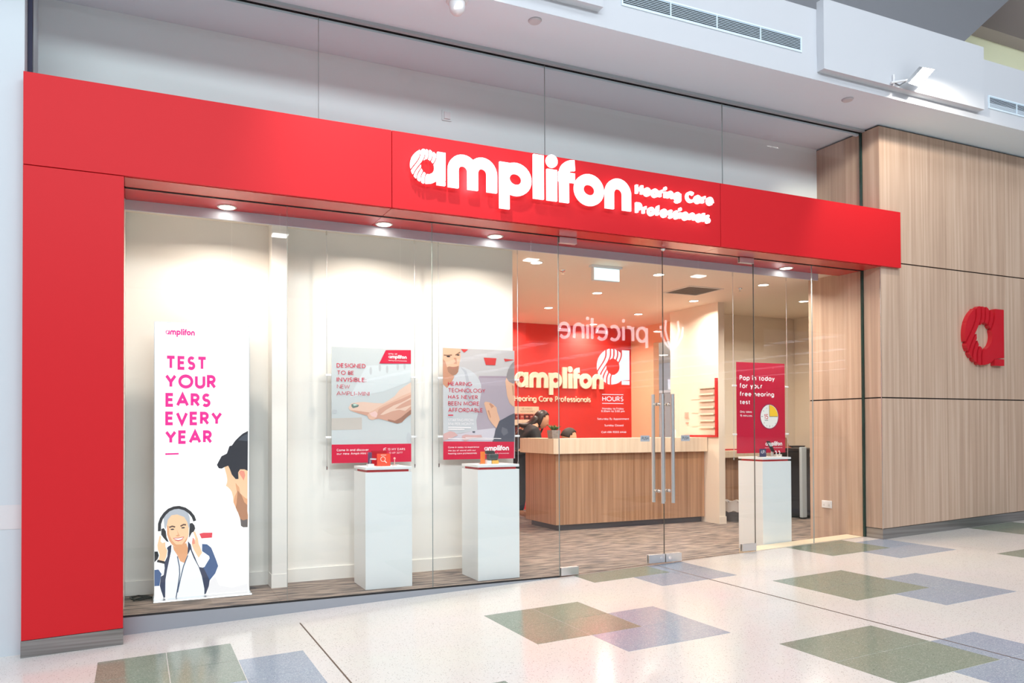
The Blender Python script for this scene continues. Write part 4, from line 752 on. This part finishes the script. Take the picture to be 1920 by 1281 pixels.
# plant
t = thing('potted_succulent', 'small green succulent in a square concrete pot on the counter', 'plant', (4.40, 2.33, 1.06))
MB().hexa([(4.352,2.27,1.0605),(4.45,2.27,1.0605),(4.45,2.37,1.0605),(4.352,2.37,1.0605),(4.343,2.26,1.155),(4.458,2.26,1.155),(4.458,2.378,1.155),(4.343,2.378,1.155)]).build('pot', tex_mat('concrete', srgb(140, 132, 126), srgb(166, 156, 150), (30, 30, 30), 4, .8), t, bevel=.004)
MB().box(4.352, 4.45, 2.268, 2.37, 1.1552, 1.158).build('soil', mat('soil', srgb(70, 54, 44), .9), t)
LEAF = mat('succulent_leaf', srgb(92, 122, 66), .5); LEAF2 = mat('succulent_leaf_dark', srgb(70, 98, 58), .5)
for i in range(20):
    a = i*2.4; r = .012+.0022*i; ln = .04+.03*((i*7) % 5)/5; c = Vector((4.402+r*.5*math.cos(a), 2.32+r*.5*math.sin(a), 1.157)); tip = c+Vector((r*1.2*math.cos(a), r*1.2*math.sin(a), ln))
    mid = (c+tip)/2+Vector((0, 0, .004))
    MB().tube(c, mid, .004, 6, 0, .008).tube(mid, tip, .008, 6, 0, .001).build('leaf', LEAF if i % 3 else LEAF2, t, smooth=True)
t = thing('pump_bottle', 'white pump bottle on the counter beside the stub wall', 'bottle', (6.17, 2.40, 1.06))
MB().lathe((6.17, 2.40, 1.0605), [(.026, 0), (.028, .01), (.028, .075), (.022, .09), (.011, .098)], 18).build('body', WHITE, t, smooth=True)
MB().lathe((6.17, 2.40, 1.0605), [(.013, .0985), (.013, .115), (.004, .117), (.004, .140)], 14).tube((6.17, 2.40, 1.197), (6.145, 2.395, 1.194), .005, 8).build('pump', WHITE, t, smooth=True)
# red wall lettering
t = thing('wall_sign', 'raised cream amplifon lettering on the red wall behind the counter', 'sign', (5.05, 4.5, 1.77))
CREAML = mat('cream_letter', srgb(250, 232, 210), .5)
kx, kz = 1.515/LOGO_W, .232
for nm, pol in LOGO:
    if nm == 'a':
        for pc in SA: extrude(pc, lambda p: (5.052+p[0]*.97*kx, 4.505, 1.778+p[1]*.98*kz), (0, .034, 0), 'letter_stripe', CREAML, t)
    else: extrude(pol, lambda p: (5.052+p[0]*kx, 4.505, 1.776+p[1]*kz), (0, .034, 0), 'letter', CREAML, t)
s_ = 'Hearing Care Professionals'; tot = text2(s_, .085, None, .17, .10)[1]; k = 1.30/tot; x = 0
for ch in s_:
    pol, _ = text2(ch, .085, None, .17, .10)
    if pol: extrude(pol, lambda p, x=x: (5.045+(x+p[0])*k, 4.52, 1.572+p[1]), (0, .019, 0), 'letter', CREAML, t)
    x += (GL[ch][0]+.17+(.10 if ch != ' ' else .22))*.085
# accessories shelf on the red wall
sh = thing('accessory_shelf', 'cream wall shelf unit headed HEARING ACCESSORIES', 'shelf', (5.0, 4.4, 1.1))
MB().box(4.66, 4.685, 4.25, 4.539, .90, 1.49).box(5.26, 5.285, 4.25, 4.539, .90, 1.39).build('side', MAPLE, sh)
MB().box(4.66, 5.285, 4.235, 4.2495, 1.39, 1.49).build('header', MAPLE, sh)
for z in (1.228, 1.02): MB().box(4.686, 5.259, 4.25, 4.539, z+.05, z+.075).box(4.66, 5.285, 4.235, 4.2495, z, z+.077).build('shelf_board', MAPLE, sh)
MB().box(4.686, 5.259, 4.53, 4.539, .90, 1.389).build('back', MAPLE, sh)
m = MB()
for s_, x0, x1, z in (('HEARING', 5.01, 5.175, 1.447), ('ACCESSORIES', 4.985, 5.215, 1.407)):
    pol, _ = text2(s_, .026, x1-x0, .11); flat_to(m, pol, lambda p: (x0+p[0], 4.2344, z+p[1]))
m.build('lettering', mat('grey_ink', srgb(150, 130, 106), .5), sh)
PK = [mat('pack_plum', srgb(128, 40, 56), .5), mat('pack_red', srgb(180, 60, 60), .5), mat('pack_dark', srgb(96, 36, 48), .5)]
nn = 0
for z in (1.306, 1.098):
    for i in range(7):
        x = 4.71+i*.077; nn += 1
        p = thing('product_pack', '%s accessory pack in from the shelf side on the %s shelf board' % (('first', 'second', 'third', 'fourth', 'fifth', 'sixth', 'seventh')[i], 'upper' if z > 1.2 else 'lower'), 'pack', (x+.03, 4.33, z), 'accessory packs on the shelf')
        MB().box(x, x+.062, 4.30, 4.36, z, z+(.075 if z > 1.2 else .10)).build('carton', PK[i % 3], p); MB().box(x+.012, x+.05, 4.2975, 4.2999, z+.03, z+.055).build('sticker', mat('pack_label', srgb(214, 150, 140), .5) if nn == 1 else bpy.data.materials['pack_label'], p)
# brochure rack on the stub wall, with red edge
t = thing('brochure_rack', 'tiered brochure rack with a red edge on the cream stub wall', 'rack', (6.56, 2.25, 1.07))
MB().box(6.552, 6.5695, 2.058, 2.098, 1.0625, 1.79).box(6.552, 6.5695, 2.098, 2.66, 1.0625, 1.086).build('red_edge', REDB, t)
MB().box(6.563, 6.5695, 2.1, 2.375, 1.088, 1.80).build('back_plate', CREAM, t)
for i in range(7):
    z = 1.175+i*.0825
    MB().box(6.538, 6.5625, 2.102, 2.372, z, z+.004).build('tier', mat('tier_brown', srgb(150, 112, 84), .5) if i == 0 else bpy.data.materials['tier_brown'], t)
    MB().box(6.534, 6.5375, 2.102, 2.372, z, z+.022).build('tier_lip', mat('tier_clear', srgb(246, 232, 214), .2) if i == 0 else bpy.data.materials['tier_clear'], t)
for z in (1.2, 1.37, 1.54): MB().box(6.566, 6.5695, 2.376, 2.535, z, z+.003).build('rail', MAPLE, t)
t = thing('wall_switch', 'pinkish switch plate on the cream stub wall', 'switch', (6.56, 2.63, 1.34)); MB().box(6.562, 6.5695, 2.585, 2.665, 1.305, 1.385).build('plate', mat('switch_pink', srgb(226, 196, 180), .5), t, bevel=.002); MB().box(6.558, 6.5618, 2.61, 2.64, 1.325, 1.365).build('rocker', mat('rocker', srgb(214, 180, 166), .5), t); MB().box(6.562, 6.5695, 2.59, 2.645, 1.235, 1.255).build('label_strip', bpy.data.materials['rocker'], t)
t = thing('power_socket', 'white double power socket on the wood return wall', 'socket', (6.504, .43, .39)); MB().box(6.496, 6.5035, .372, .492, .352, .428).build('plate', WHITE, t, bevel=.003)
for y in (.402, .462): MB().box(6.4935, 6.4958, y-.012, y+.012, .372, .392).build('outlet', mat('outlet_grey', srgb(214, 214, 214), .4), t)
for y in (.402, .462): MB().box(6.4935, 6.4958, y-.008, y+.008, .404, .416).build('switch_rocker', WHITE, t)
# alcove: desk, bin, copier, desk things
t = thing('alcove_desk', 'wooden desk unit with pale worktop along the alcove wall', 'desk', (7.6, 2.66, 0))
MB().box(6.69, 8.60, 2.52, 2.779, .785, .872).build('worktop', MAPLE, t)
for a, b in ((6.70, 7.2), (7.2, 7.7)): MB().box(a+.002, b-.002, 2.60, 2.618, .06, .784).build('cupboard_door', WOOD2, t)
MB().box(6.70, 7.70, 2.6185, 2.779, .0605, .784).build('carcass', WOOD2, t); MB().box(6.72, 7.7, 2.64, 2.66, 0, .0600).build('toe_kick', BLACK, t)
MB().box(6.69, 7.9, 2.765, 2.779, .8725, .89).build('red_strip', REDB, t); MB().box(8.50, 8.59, 2.56, 2.779, 0, .784).build('end_panel', WOOD2, t)
t = thing('waste_bin', 'grey waste bin with a white plastic liner in the alcove', 'bin', (6.92, 2.2, 0))
MB().lathe((6.92, 2.2, 0), [(.072, .0005), (.094, .235), (.098, .24), (.090, .24), (.070, .012)], 22).build('body', mat('bin_grey', srgb(92, 86, 84), .6), t, smooth=True)
ln = MB(); n = 22
prof = [(.099, .13), (.102, .17), (.1005, .241), (.106, .256), (.091, .252), (.088, .18)]
ln.lathe((6.92, 2.2, 0), prof, n)
for i, v in enumerate(ln.v):
    a = math.atan2(v[1]-2.2, v[0]-6.92); k = 1+.03*math.sin(7*a+i*.3); ln.v[i] = (6.92+(v[0]-6.92)*k, 2.2+(v[1]-2.2)*k, v[2]+.012*math.sin(5*a))
ln.build('liner', mat('liner_white', srgb(222, 214, 208), .5), t, smooth=True)
t = thing('copier', 'black floor copier with a bright silver front edge', 'copier', (8.15, 2.25, 0))
MB().box(7.90, 8.42, 2.03, 2.48, .03, .86).build('body', BLACK, t, bevel=.006); MB().box(7.87, 7.955, 1.985, 2.029, .02, .925).build('front_edge', mat('silver_blue', srgb(206, 222, 232), .35), t, bevel=.006)
MB().box(7.96, 8.42, 1.99, 2.029, .10, .90).build('front_door', mat('copier_dark', srgb(38, 36, 40), .35), t, bevel=.004); MB().box(7.90, 8.42, 2.03, 2.48, .861, .905).build('scanner_lid', BLACK, t, bevel=.006)
for x in (7.95, 8.37):
    for y in (2.08, 2.43): MB().lathe((x, y, 0), [(.02, .001), (.02, .0295)], 10).build('foot', BLACK, t)
MB().box(8.01, 8.045, 1.9885, 1.9899, .80, .85).build('badge', STEEL, t)
t = thing('storage_box', 'flat black box on the alcove worktop', 'box', (8.45, 2.63, .872)); MB().box(8.36, 8.57, 2.57, 2.70, .8725, .915).build('body', BLACK, t, bevel=.003); MB().box(8.355, 8.575, 2.565, 2.705, .9155, .926).build('lid', BLACK, t, bevel=.002)
t = thing('document_holder', 'orange tray holding leaflets on the alcove worktop', 'tray', (8.29, 2.63, .872)); MB().hexa([(8.25,2.58,.8725),(8.345,2.58,.8725),(8.345,2.68,.8725),(8.25,2.68,.8725),(8.25,2.58,.90),(8.345,2.58,.90),(8.345,2.68,.93),(8.25,2.68,.93)]).build('tray', mat('tray_orange', srgb(206, 92, 64), .5), t)
MB().hexa([(8.26,2.615,.90),(8.335,2.615,.90),(8.335,2.62,.90),(8.26,2.62,.90),(8.285,2.65,1.04),(8.315,2.65,1.04),(8.315,2.655,1.04),(8.285,2.655,1.04)]).build('leaflet', mat('leaflet_tan', srgb(170, 130, 100), .6), t)
# back office cupboards seen through the doorway
CUP = mat('cupboard_taupe', srgb(150, 140, 128), .5)
t = thing('office_cupboard', 'taupe tall cupboards in the back office', 'cupboard', (9.2, 5.9, 0))
MB().box(9.02, 9.5, 5.0, 6.8, 0, 1.83).build('body', CUP, t); MB().box(8.98, 9.52, 4.98, 6.82, 1.8305, 1.88).build('top', mat('cupboard_top', srgb(196, 190, 182), .5), t)
for i in range(4):
    y = 5.0+i*.45
    dd = MB().box(9.0, 9.0195, y+.004, y+.446, .08, 1.82).build('door', CUP, t); MB().box(8.985, 8.9998, y+.40, y+.412, 1.62, 1.80).build('handle', BLACK, dd)
t = thing('monitor_arm', 'black monitor arm on the taupe cupboards', 'bracket', (9.25, 5.95, 1.88)); MB().box(9.2, 9.24, 5.62, 5.98, 1.915, 1.93).box(9.17, 9.27, 5.70, 5.88, 1.935, 1.975).box(9.2, 9.24, 5.74, 5.80, 1.8805, 1.915).build('arm', BLACK, t)
for y, w, h, c, l in ((6.02, .12, .16, (150, 180, 206), 'blue and white carton on the taupe cupboards'), (6.18, .12, .22, (206, 214, 222), 'pale carton on the taupe cupboards')):
    t = thing('carton', l, 'box', (9.3, y, 1.88)); MB().box(9.22, 9.4, y, y+w, 1.8805, 1.88+h).build('body', mat('carton_%d' % int(y*100), srgb(*c), .6), t); MB().box(9.218, 9.2198, y+.02, y+w-.02, 1.91, 1.95).build('label', WHITE, t)
# ------------------------------------------------------------ across the mall (seen mirrored in the glass)
HALL = mat('hall_wall', srgb(150, 146, 146), .8); ROOFM = mat('hall_roof', srgb(186, 186, 190), .8)
hw = sroot('wall_mall', 'far walls of the mall hall')
MB().box(-14.2, -14, -62, .6, -1, 8.4).box(64, 64.2, -62, -.2, -1, 8.4).box(-14, 64, -62.2, -62, -1, 8.4).box(12.5, 64, -.2, 0, -1, 8.4).box(-14, -4.5, -.14, 0, -1, 8.4).build('hall_walls', HALL, hw)
MB().box(11.6, 21.5, -16.3, -16.05, 4.02, 8.4).build('opposite_fascia', mat('fascia_mauve', srgb(118, 102, 106), .6), hw)
MB().box(-14, 11.6, -16.3, -16.05, 4.9, 8.4).box(21.5, 64, -16.3, -16.05, 4.9, 8.4).build('opposite_bulkhead', mat('opposite_grey', srgb(112, 104, 106), .8), hw)
ro = sroot('ceiling_mall', 'roof of the mall hall with skylight slots')
MB().box(-14, 64, -16.3, .9, 8.4, 8.6).build('near_roof', ROOFM, ro)
sx = [18.2, 23.6, 29.6, 35.0, 41.0, 47.0]; wv = 1.0; e = [-14]+[v for s in sx for v in (s, s+wv)]+[64]
m = MB()
for a, b in zip(e[::2], e[1::2]): m.box(a, b, -62, -16.3, 5.5, 5.7)
m.build('far_roof', ROOFM, ro)
m = MB()
for s in sx:
    y = -20.0
    while y > -62: m.box(s, s+wv, y-.35, y, 5.5, 5.7); y -= 1.9
m.build('skylight_ribs', ROOFM, ro)
t = thing('opposite_sign', 'lit white priceline sign across the mall, mirrored in the shop glass', 'sign', (14.4, -16.05, 4.1))
PL = mat('sign_glow_pink', (1, .9, .95, 1), .4, emit=6.5, ecol=(1, .86, .92, 1))
s_ = 'priceline'; hh = .78; tot = text2(s_, hh, None, .12, .16)[1]; k = 3.56/tot; x = 0
for ch in s_:
    pol, _ = text2(ch, hh, None, .12, .16)
    extrude(pol, lambda p, x=x: (16.2-(x+p[0])*k, -16.0, 4.12+p[1]), (0, -.05, 0), 'letter', PL, t); x += (GL[ch][0]+.12+.16)*hh
for q in ([(16.75, 4.75), (16.80, 4.4), (16.98, 4.12), (17.2, 3.92)], [(16.98, 4.95), (16.95, 4.6), (17.08, 4.2), (17.22, 3.95)], [(17.5, 4.95), (17.55, 4.6), (17.4, 4.2), (17.24, 3.95)], [(17.72, 4.75), (17.68, 4.4), (17.48, 4.12), (17.26, 3.92)]):
    extrude(stroke(q, .05), lambda p: (p[0], -16.0, p[1]), (0, -.05, 0), 'petal', PL, t)
for i, (x, y, z, r) in enumerate(((3.03, -12.2, 5.6, .17), (9.55, -12.2, 5.6, .17), (15.1, -12.2, 5.6, .17), (2.08, -13.2, 4.07, .09), (6.27, -13.2, 4.07, .09), (14.4, -13.2, 4.07, .09))):
    t = thing('pendant_panel', ('high lit pendant panel mirrored above the light box', 'high lit pendant panel mirrored beside the partition end', 'high lit pendant panel mirrored beside the square diffuser', 'small low pendant panel mirrored over the light box', 'small low pendant panel mirrored over the hand poster', 'small low pendant panel mirrored over the clock poster')[i], 'lamp', (x, y, z), 'lit pendant panels across the mall')
    MB().box(x-r, x+r, y-r*.8, y+r*.8, z, z+.03).build('lens', flight((1, 1, 1, 1), 12) if i == 0 else bpy.data.materials['lamp_glow.002'] if 'lamp_glow.002' in bpy.data.materials else LAMPW, t)
    MB().box(x-r-.02, x+r+.02, y-r*.8-.02, y+r*.8+.02, z+.031, z+.08).tube((x, y, z+.08), (x, y, 8.399), .01, 6).build('housing', SATIN, t)
# ------------------------------------------------------------ people
def skin_body(nodes, edges, root, levels=1):
    names = list(nodes); me = bpy.data.meshes.new('skeleton')
    me.from_pydata([nodes[n][0] for n in names], [(names.index(a), names.index(b)) for a, b in edges], [])
    o = bpy.data.objects.new('skeleton', me); COL.objects.link(o)
    sk_ = o.modifiers.new('skin', 'SKIN'); sk_.use_smooth_shade = True
    for i, n in enumerate(names):
        r = nodes[n][1]; r = r if isinstance(r, tuple) else (r, r)
        me.skin_vertices[0].data[i].radius = r; me.skin_vertices[0].data[i].use_root = (n == root)
    ss = o.modifiers.new('sub', 'SUBSURF'); ss.levels = levels; ss.render_levels = levels
    dg = bpy.context.evaluated_depsgraph_get(); dg.update()
    out = bpy.data.meshes.new_from_object(o.evaluated_get(dg))
    bpy.data.objects.remove(o)
    return out
def head_mesh(M, scale=1.0):
    """face looks along +X in local space, centre of skull at origin"""
    bm = bmesh.new(); bmesh.ops.create_uvsphere(bm, u_segments=32, v_segments=22, radius=1)
    for v in bm.verts:
        x, y, z = v.co
        px, py, pz = x*.096, y*.074, z*.118
        if z < 0: py *= 1-.34*(-z)**1.4; px = px*(1-.25*(-z)) + .022*(-z)
        if x > .5: px += .004
        f = max(0, x)
        nose = math.exp(-(y/.16)**2)*math.exp(-((z+.22)/.20)**2); px += f*.026*nose
        px += f*.007*math.exp(-(y/.32)**2)*math.exp(-((z+.62)/.09)**2)      # lips
        px += f*.010*math.exp(-(y/.3)**2)*math.exp(-((z+.93)/.14)**2)       # chin
        px += f*.005*math.exp(-((z-.16)/.10)**2)                             # brow
        px -= f*.008*math.exp(-((abs(y)-.42)/.17)**2)*math.exp(-((z-.02)/.10)**2)  # eye sockets
        v.co = (px, py, pz)
    for s in (-1, 1):   # ears
        r = bmesh.ops.create_uvsphere(bm, u_segments=10, v_segments=8, radius=1)
        for v in r['verts']: v.co = (v.co.x*.017-.008, s*.072+v.co.y*.008, v.co.z*.03-.008)
    for v in bm.verts: v.co = M @ (v.co*scale)
    for f in bm.faces: f.smooth = True
    return bm
def join_mesh(name, me, bm2, mats, parent):
    bm = bmesh.new(); bm.from_mesh(me)
    tmp = bpy.data.meshes.new('t'); bm2.to_mesh(tmp); bm.from_mesh(tmp); bpy.data.meshes.remove(tmp); bm2.free()
    off = parent.location
    for v in bm.verts: v.co -= off
    for f in bm.faces: f.smooth = True
    out = bpy.data.meshes.new(name); bm.to_mesh(out); bm.free()
    for m in mats: out.materials.append(m)
    o = bpy.data.objects.new(name, out); COL.objects.link(o); o.parent = parent
    return o
def part_mesh(name, me, m, parent, smooth=True):
    for v in me.vertices: v.co -= parent.location
    me.materials.clear(); me.materials.append(m)
    me.polygons.foreach_set('use_smooth', [smooth]*len(me.polygons))
    o = bpy.data.objects.new(name, me); COL.objects.link(o); o.parent = parent; return o
def hand_nodes(prefix, wrist, fwd, side, nodes, edges):
    """palm, four fingers and thumb growing from the wrist; fwd, side, unit vectors"""
    W_, F, S_ = Vector(wrist), Vector(fwd).normalized(), Vector(side).normalized(); D = F.cross(S_).normalized()
    if D.z > 0: D = -D
    palm = W_+F*.055; nodes[prefix+'palm'] = (palm, (.030, .016)); edges.append((prefix+'wrist', prefix+'palm'))
    for i, (s, l) in enumerate(((-.030, .062), (-.010, .072), (.011, .067), (.030, .052))):
        a = palm+S_*s+F*.035; b = a+F*l*.55+D*.006; c = b+F*l*.45+D*.018
        for k, (p, r) in enumerate(((a, .0095), (b, .0085), (c, .007))): nodes['%sf%d%d' % (prefix, i, k)] = (p, r)
        edges += [(prefix+'palm', '%sf%d0' % (prefix, i)), ('%sf%d0' % (prefix, i), '%sf%d1' % (prefix, i)), ('%sf%d1' % (prefix, i), '%sf%d2' % (prefix, i))]
    a = W_+F*.03-S_*.034; b = a+F*.03-S_*.022+D*.008; c = b+F*.026-S_*.004+D*.012
    nodes[prefix+'t0'] = (a, .011); nodes[prefix+'t1'] = (b, .0095); nodes[prefix+'t2'] = (c, .008)
    edges += [(prefix+'wrist', prefix+'t0'), (prefix+'t0', prefix+'t1'), (prefix+'t1', prefix+'t2')]
def figure(label, loc, N, headM, skin, parts, group=None):
    root = thing('person', label, 'person', loc)
    edges = [('pelvis', 'belly'), ('belly', 'chest'), ('chest', 'neck'), ('neck', 'skull')]
    for s in 'lr':
        edges += [('chest', s+'sho'), (s+'sho', s+'elb'), (s+'elb', s+'wrist'), ('pelvis', s+'hip'), (s+'hip', s+'knee'), (s+'knee', s+'ank'), (s+'ank', s+'toe')]
    full = dict(N)
    hand_nodes('l', N['lwrist'][0], N['lwrist'][0]-N['lelb'][0]+Vector((0, 0, .08)), (0, -1, 0), full, edges); hand_nodes('r', N['rwrist'][0], N['rwrist'][0]-N['relb'][0]+Vector((0, 0, .08)), (0, 1, 0), full, edges)
    me = skin_body(full, edges, 'pelvis', 2)
    body = join_mesh('body', me, head_mesh(headM), [skin], root)
    for nm, keys, grow, m in parts:
        sub = {k: (N[k][0], tuple((q+grow) for q in (N[k][1] if isinstance(N[k][1], tuple) else (N[k][1],)*2))) for k in keys}
        if 'lsho' in sub:
            c_, n_ = N['chest'][0], N['neck'][0]; sub['neck'] = (c_.lerp(n_, .62), (.085, .075))
        ed = [e for e in edges if e[0] in sub and e[1] in sub]
        part_mesh(nm, skin_body(sub, ed, keys[0], 2), m, root)
    return root
def face_bits(root, M, browc, lipc):
    E_ = mat('eye_dark', srgb(36, 26, 24), .3) if 'eye_dark' not in bpy.data.materials else bpy.data.materials['eye_dark']
    for s in (-1, 1):
        e = MB(); e.ball((0, 0, 0), .004, .011, .005, 12, 7); e.v = [tuple(M @ (Vector(v)+Vector((.084, s*.031, .003)))) for v in e.v]; e.build('eye', E_, root, smooth=True)
        b = MB(); b.path([Vector((.086, s*.014, .021)), Vector((.086, s*.032, .025)), Vector((.076, s*.048, .020))], .0028, 6); b.v = [tuple(M @ Vector(v)) for v in b.v]; b.build('eyebrow', browc, root)
    l = MB(); l.ball((0, 0, 0), .006, .021, .006, 12, 7); l.v = [tuple(M @ (Vector(v)+Vector((.091, 0, -.073)))) for v in l.v]; l.build('lips', lipc, root, smooth=True)
def hair_cap(root, M, m, low_back=-.07, grow=1.09, name='hair', front=.055):
    bm = bmesh.new(); bmesh.ops.create_uvsphere(bm, u_segments=28, v_segments=20, radius=1)
    kill = []
    for v in bm.verts:
        x, y, z = v.co; wob = 1+.015*math.sin(9*y+4*z)
        v.co = (x*.100*grow*wob, y*.078*grow*wob, z*.122*grow)
        if v.co.x > .018+front*max(0, (v.co.z-.03)/.1) and v.co.z < .085: kill.append(v)
        elif v.co.z < low_back: kill.append(v)
    bmesh.ops.delete(bm, geom=kill, context='VERTS')
    for v in bm.verts: v.co = M @ v.co
    for f in bm.faces: f.smooth = True
    me = bpy.data.meshes.new(name)
    for v in bm.verts: v.co -= root.location
    bm.to_mesh(me); bm.free(); me.materials.append(m); o = bpy.data.objects.new(name, me); COL.objects.link(o); o.parent = root
    sd = o.modifiers.new('thick', 'SOLIDIFY'); sd.thickness = .008; sd.offset = -1
    return o
SKIN1 = mat('skin_tan', srgb(216, 164, 132), .5); SKIN2 = mat('skin_fair', srgb(222, 172, 140), .5)
HAIRB = mat('hair_black_brown', srgb(42, 30, 28), .4); HAIRM = mat('hair_dark_brown', srgb(52, 40, 34), .6)
JACK = mat('black_jacket', srgb(30, 30, 33), .7); TROU = mat('black_trousers', srgb(22, 22, 24), .7); TOP = mat('red_top', srgb(200, 44, 48), .7)
V = Vector
# woman leaning over the counter end
cx, cy = 4.60, 3.62
N = {'pelvis': (V((cx, cy, .87)), (.135, .115)), 'belly': (V((cx+.06, cy-.01, 1.0)), (.115, .10)), 'chest': (V((cx+.15, cy-.03, 1.14)), (.13, .115)), 'neck': (V((cx+.245, cy-.05, 1.225)), .046), 'skull': (V((cx+.32, cy-.055, 1.28)), .06),
 'lsho': (V((cx+.18, cy+.16, 1.14)), .06), 'lelb': (V((cx+.20, cy+.25, .90)), .042), 'lwrist': (V((cx+.34, cy+.12, .78)), .028),
 'rsho': (V((cx+.17, cy-.20, 1.13)), .06), 'relb': (V((cx+.17, cy-.27, .90)), .042), 'rwrist': (V((cx+.32, cy-.18, .78)), .028),
 'lhip': (V((cx-.01, cy+.09, .80)), .09), 'lknee': (V((cx+.03, cy+.10, .46)), .062), 'lank': (V((cx-.02, cy+.10, .09)), .042), 'ltoe': (V((cx+.12, cy+.11, .035)), .034),
 'rhip': (V((cx-.01, cy-.09, .80)), .09), 'rknee': (V((cx+.04, cy-.10, .46)), .062), 'rank': (V((cx-.01, cy-.10, .09)), .042), 'rtoe': (V((cx+.13, cy-.11, .035)), .034)}
HM = Matrix.Translation((cx+.34, cy-.06, 1.295)) @ Euler((0, math.radians(22), math.radians(-16))).to_matrix().to_4x4()
w = figure('woman in a black jacket and red top leaning over behind the counter end', (cx, cy, 0), N, HM, SKIN1,
    [('trousers', ['pelvis', 'lhip', 'lknee', 'lank', 'rhip', 'rknee', 'rank'], .014, TROU), ('red_top', ['chest', 'belly'], .010, TOP),
     ('jacket', ['belly', 'pelvis', 'chest', 'lsho', 'lelb', 'lwrist', 'rsho', 'relb', 'rwrist'], .026, JACK)])
face_bits(w, HM, HAIRB, mat('lip_rose', srgb(184, 96, 90), .4)); hair_cap(w, HM, HAIRB, -.11, 1.10)
def lock(pts, m, root, nm='hair_lock'):
    nd = {str(i): (HM @ V(p), r) for i, (p, r) in enumerate(pts)}
    part_mesh(nm, skin_body(nd, [(str(i), str(i+1)) for i in range(len(pts)-1)], '0', 2), m, root)
lock([((-.055, 0, .03), (.085, .06)), ((-.085, -.01, -.06), (.085, .055)), ((-.13, -.01, -.14), (.075, .05)), ((-.20, -.005, -.17), (.06, .04)), ((-.27, 0, -.17), (.03, .02))], HAIRB, w)
lock([((.055, .070, .06), (.022, .012)), ((.070, .076, -.02), (.024, .014)), ((.075, .072, -.12), (.022, .014)), ((.07, .06, -.21), (.012, .01))], HAIRB, w)
# bit of red blouse visible between the lapels
# seated man behind the counter
mx, my = 4.98, 3.19
N = {'pelvis': (V((mx, my, .55)), (.14, .12)), 'belly': (V((mx+.03, my, .69)), (.125, .11)), 'chest': (V((mx+.07, my, .84)), (.14, .115)), 'neck': (V((mx+.11, my, .965)), .055), 'skull': (V((mx+.14, my, 1.03)), .06),
 'lsho': (V((mx+.07, my+.18, .87)), .062), 'lelb': (V((mx+.16, my+.22, .66)), .045), 'lwrist': (V((mx+.36, my+.10, .68)), .03),
 'rsho': (V((mx+.07, my-.18, .87)), .062), 'relb': (V((mx+.16, my-.235, .665)), .045), 'rwrist': (V((mx+.34, my-.10, .68)), .03),
 'lhip': (V((mx+.05, my+.09, .54)), .085), 'lknee': (V((mx+.44, my+.10, .53)), .062), 'lank': (V((mx+.42, my+.10, .09)), .045), 'ltoe': (V((mx+.56, my+.10, .035)), .036),
 'rhip': (V((mx+.05, my-.09, .54)), .085), 'rknee': (V((mx+.44, my-.10, .53)), .062), 'rank': (V((mx+.42, my-.10, .09)), .045), 'rtoe': (V((mx+.56, my-.10, .035)), .036)}
HM = Matrix.Translation((mx+.145, my-.01, 1.058)) @ Euler((0, math.radians(16), math.radians(-22))).to_matrix().to_4x4()
p = figure('dark-haired man seated low behind the counter, only the top of his head showing', (mx, my, 0), N, HM, SKIN2,
    [('trousers', ['pelvis', 'lhip', 'lknee', 'lank', 'rhip', 'rknee', 'rank'], .014, TROU), ('shirt', ['chest', 'belly', 'pelvis', 'lsho', 'lelb', 'rsho', 'relb'], .024, mat('grey_shirt', srgb(90, 92, 100), .7))])
face_bits(p, HM, HAIRM, bpy.data.materials['lip_rose']); hair_cap(p, HM, HAIRM, -.02, 1.10, front=.075)
c = thing('office_chair', 'black office chair under the seated man', 'chair', (mx-.02, my, 0))
MB().box(mx-.24, mx+.26, my-.24, my+.24, .36, .415).build('seat', BLACK, c, bevel=.02); MB().box(mx-.29, mx-.235, my-.22, my+.22, .45, .92).build('backrest', BLACK, c, bevel=.02)
MB().tube((mx, my, .07), (mx, my, .359), .025, 12).build('gas_stem', SATIN, c)
MB().tube((mx-.2, my, .38), (mx-.27, my, .5), .015, 8).build('back_bracket', BLACK, c)
for i in range(5):
    a = i*2*math.pi/5+.3; e = (mx+.26*math.cos(a), my+.26*math.sin(a), .06)
    lg = MB().tube((mx, my, .08), e, .018, 8).build('leg', BLACK, c); MB().tube((e[0], e[1]-.012, .028), (e[0], e[1]+.012, .028), .026, 12).build('caster', BLACK, lg)
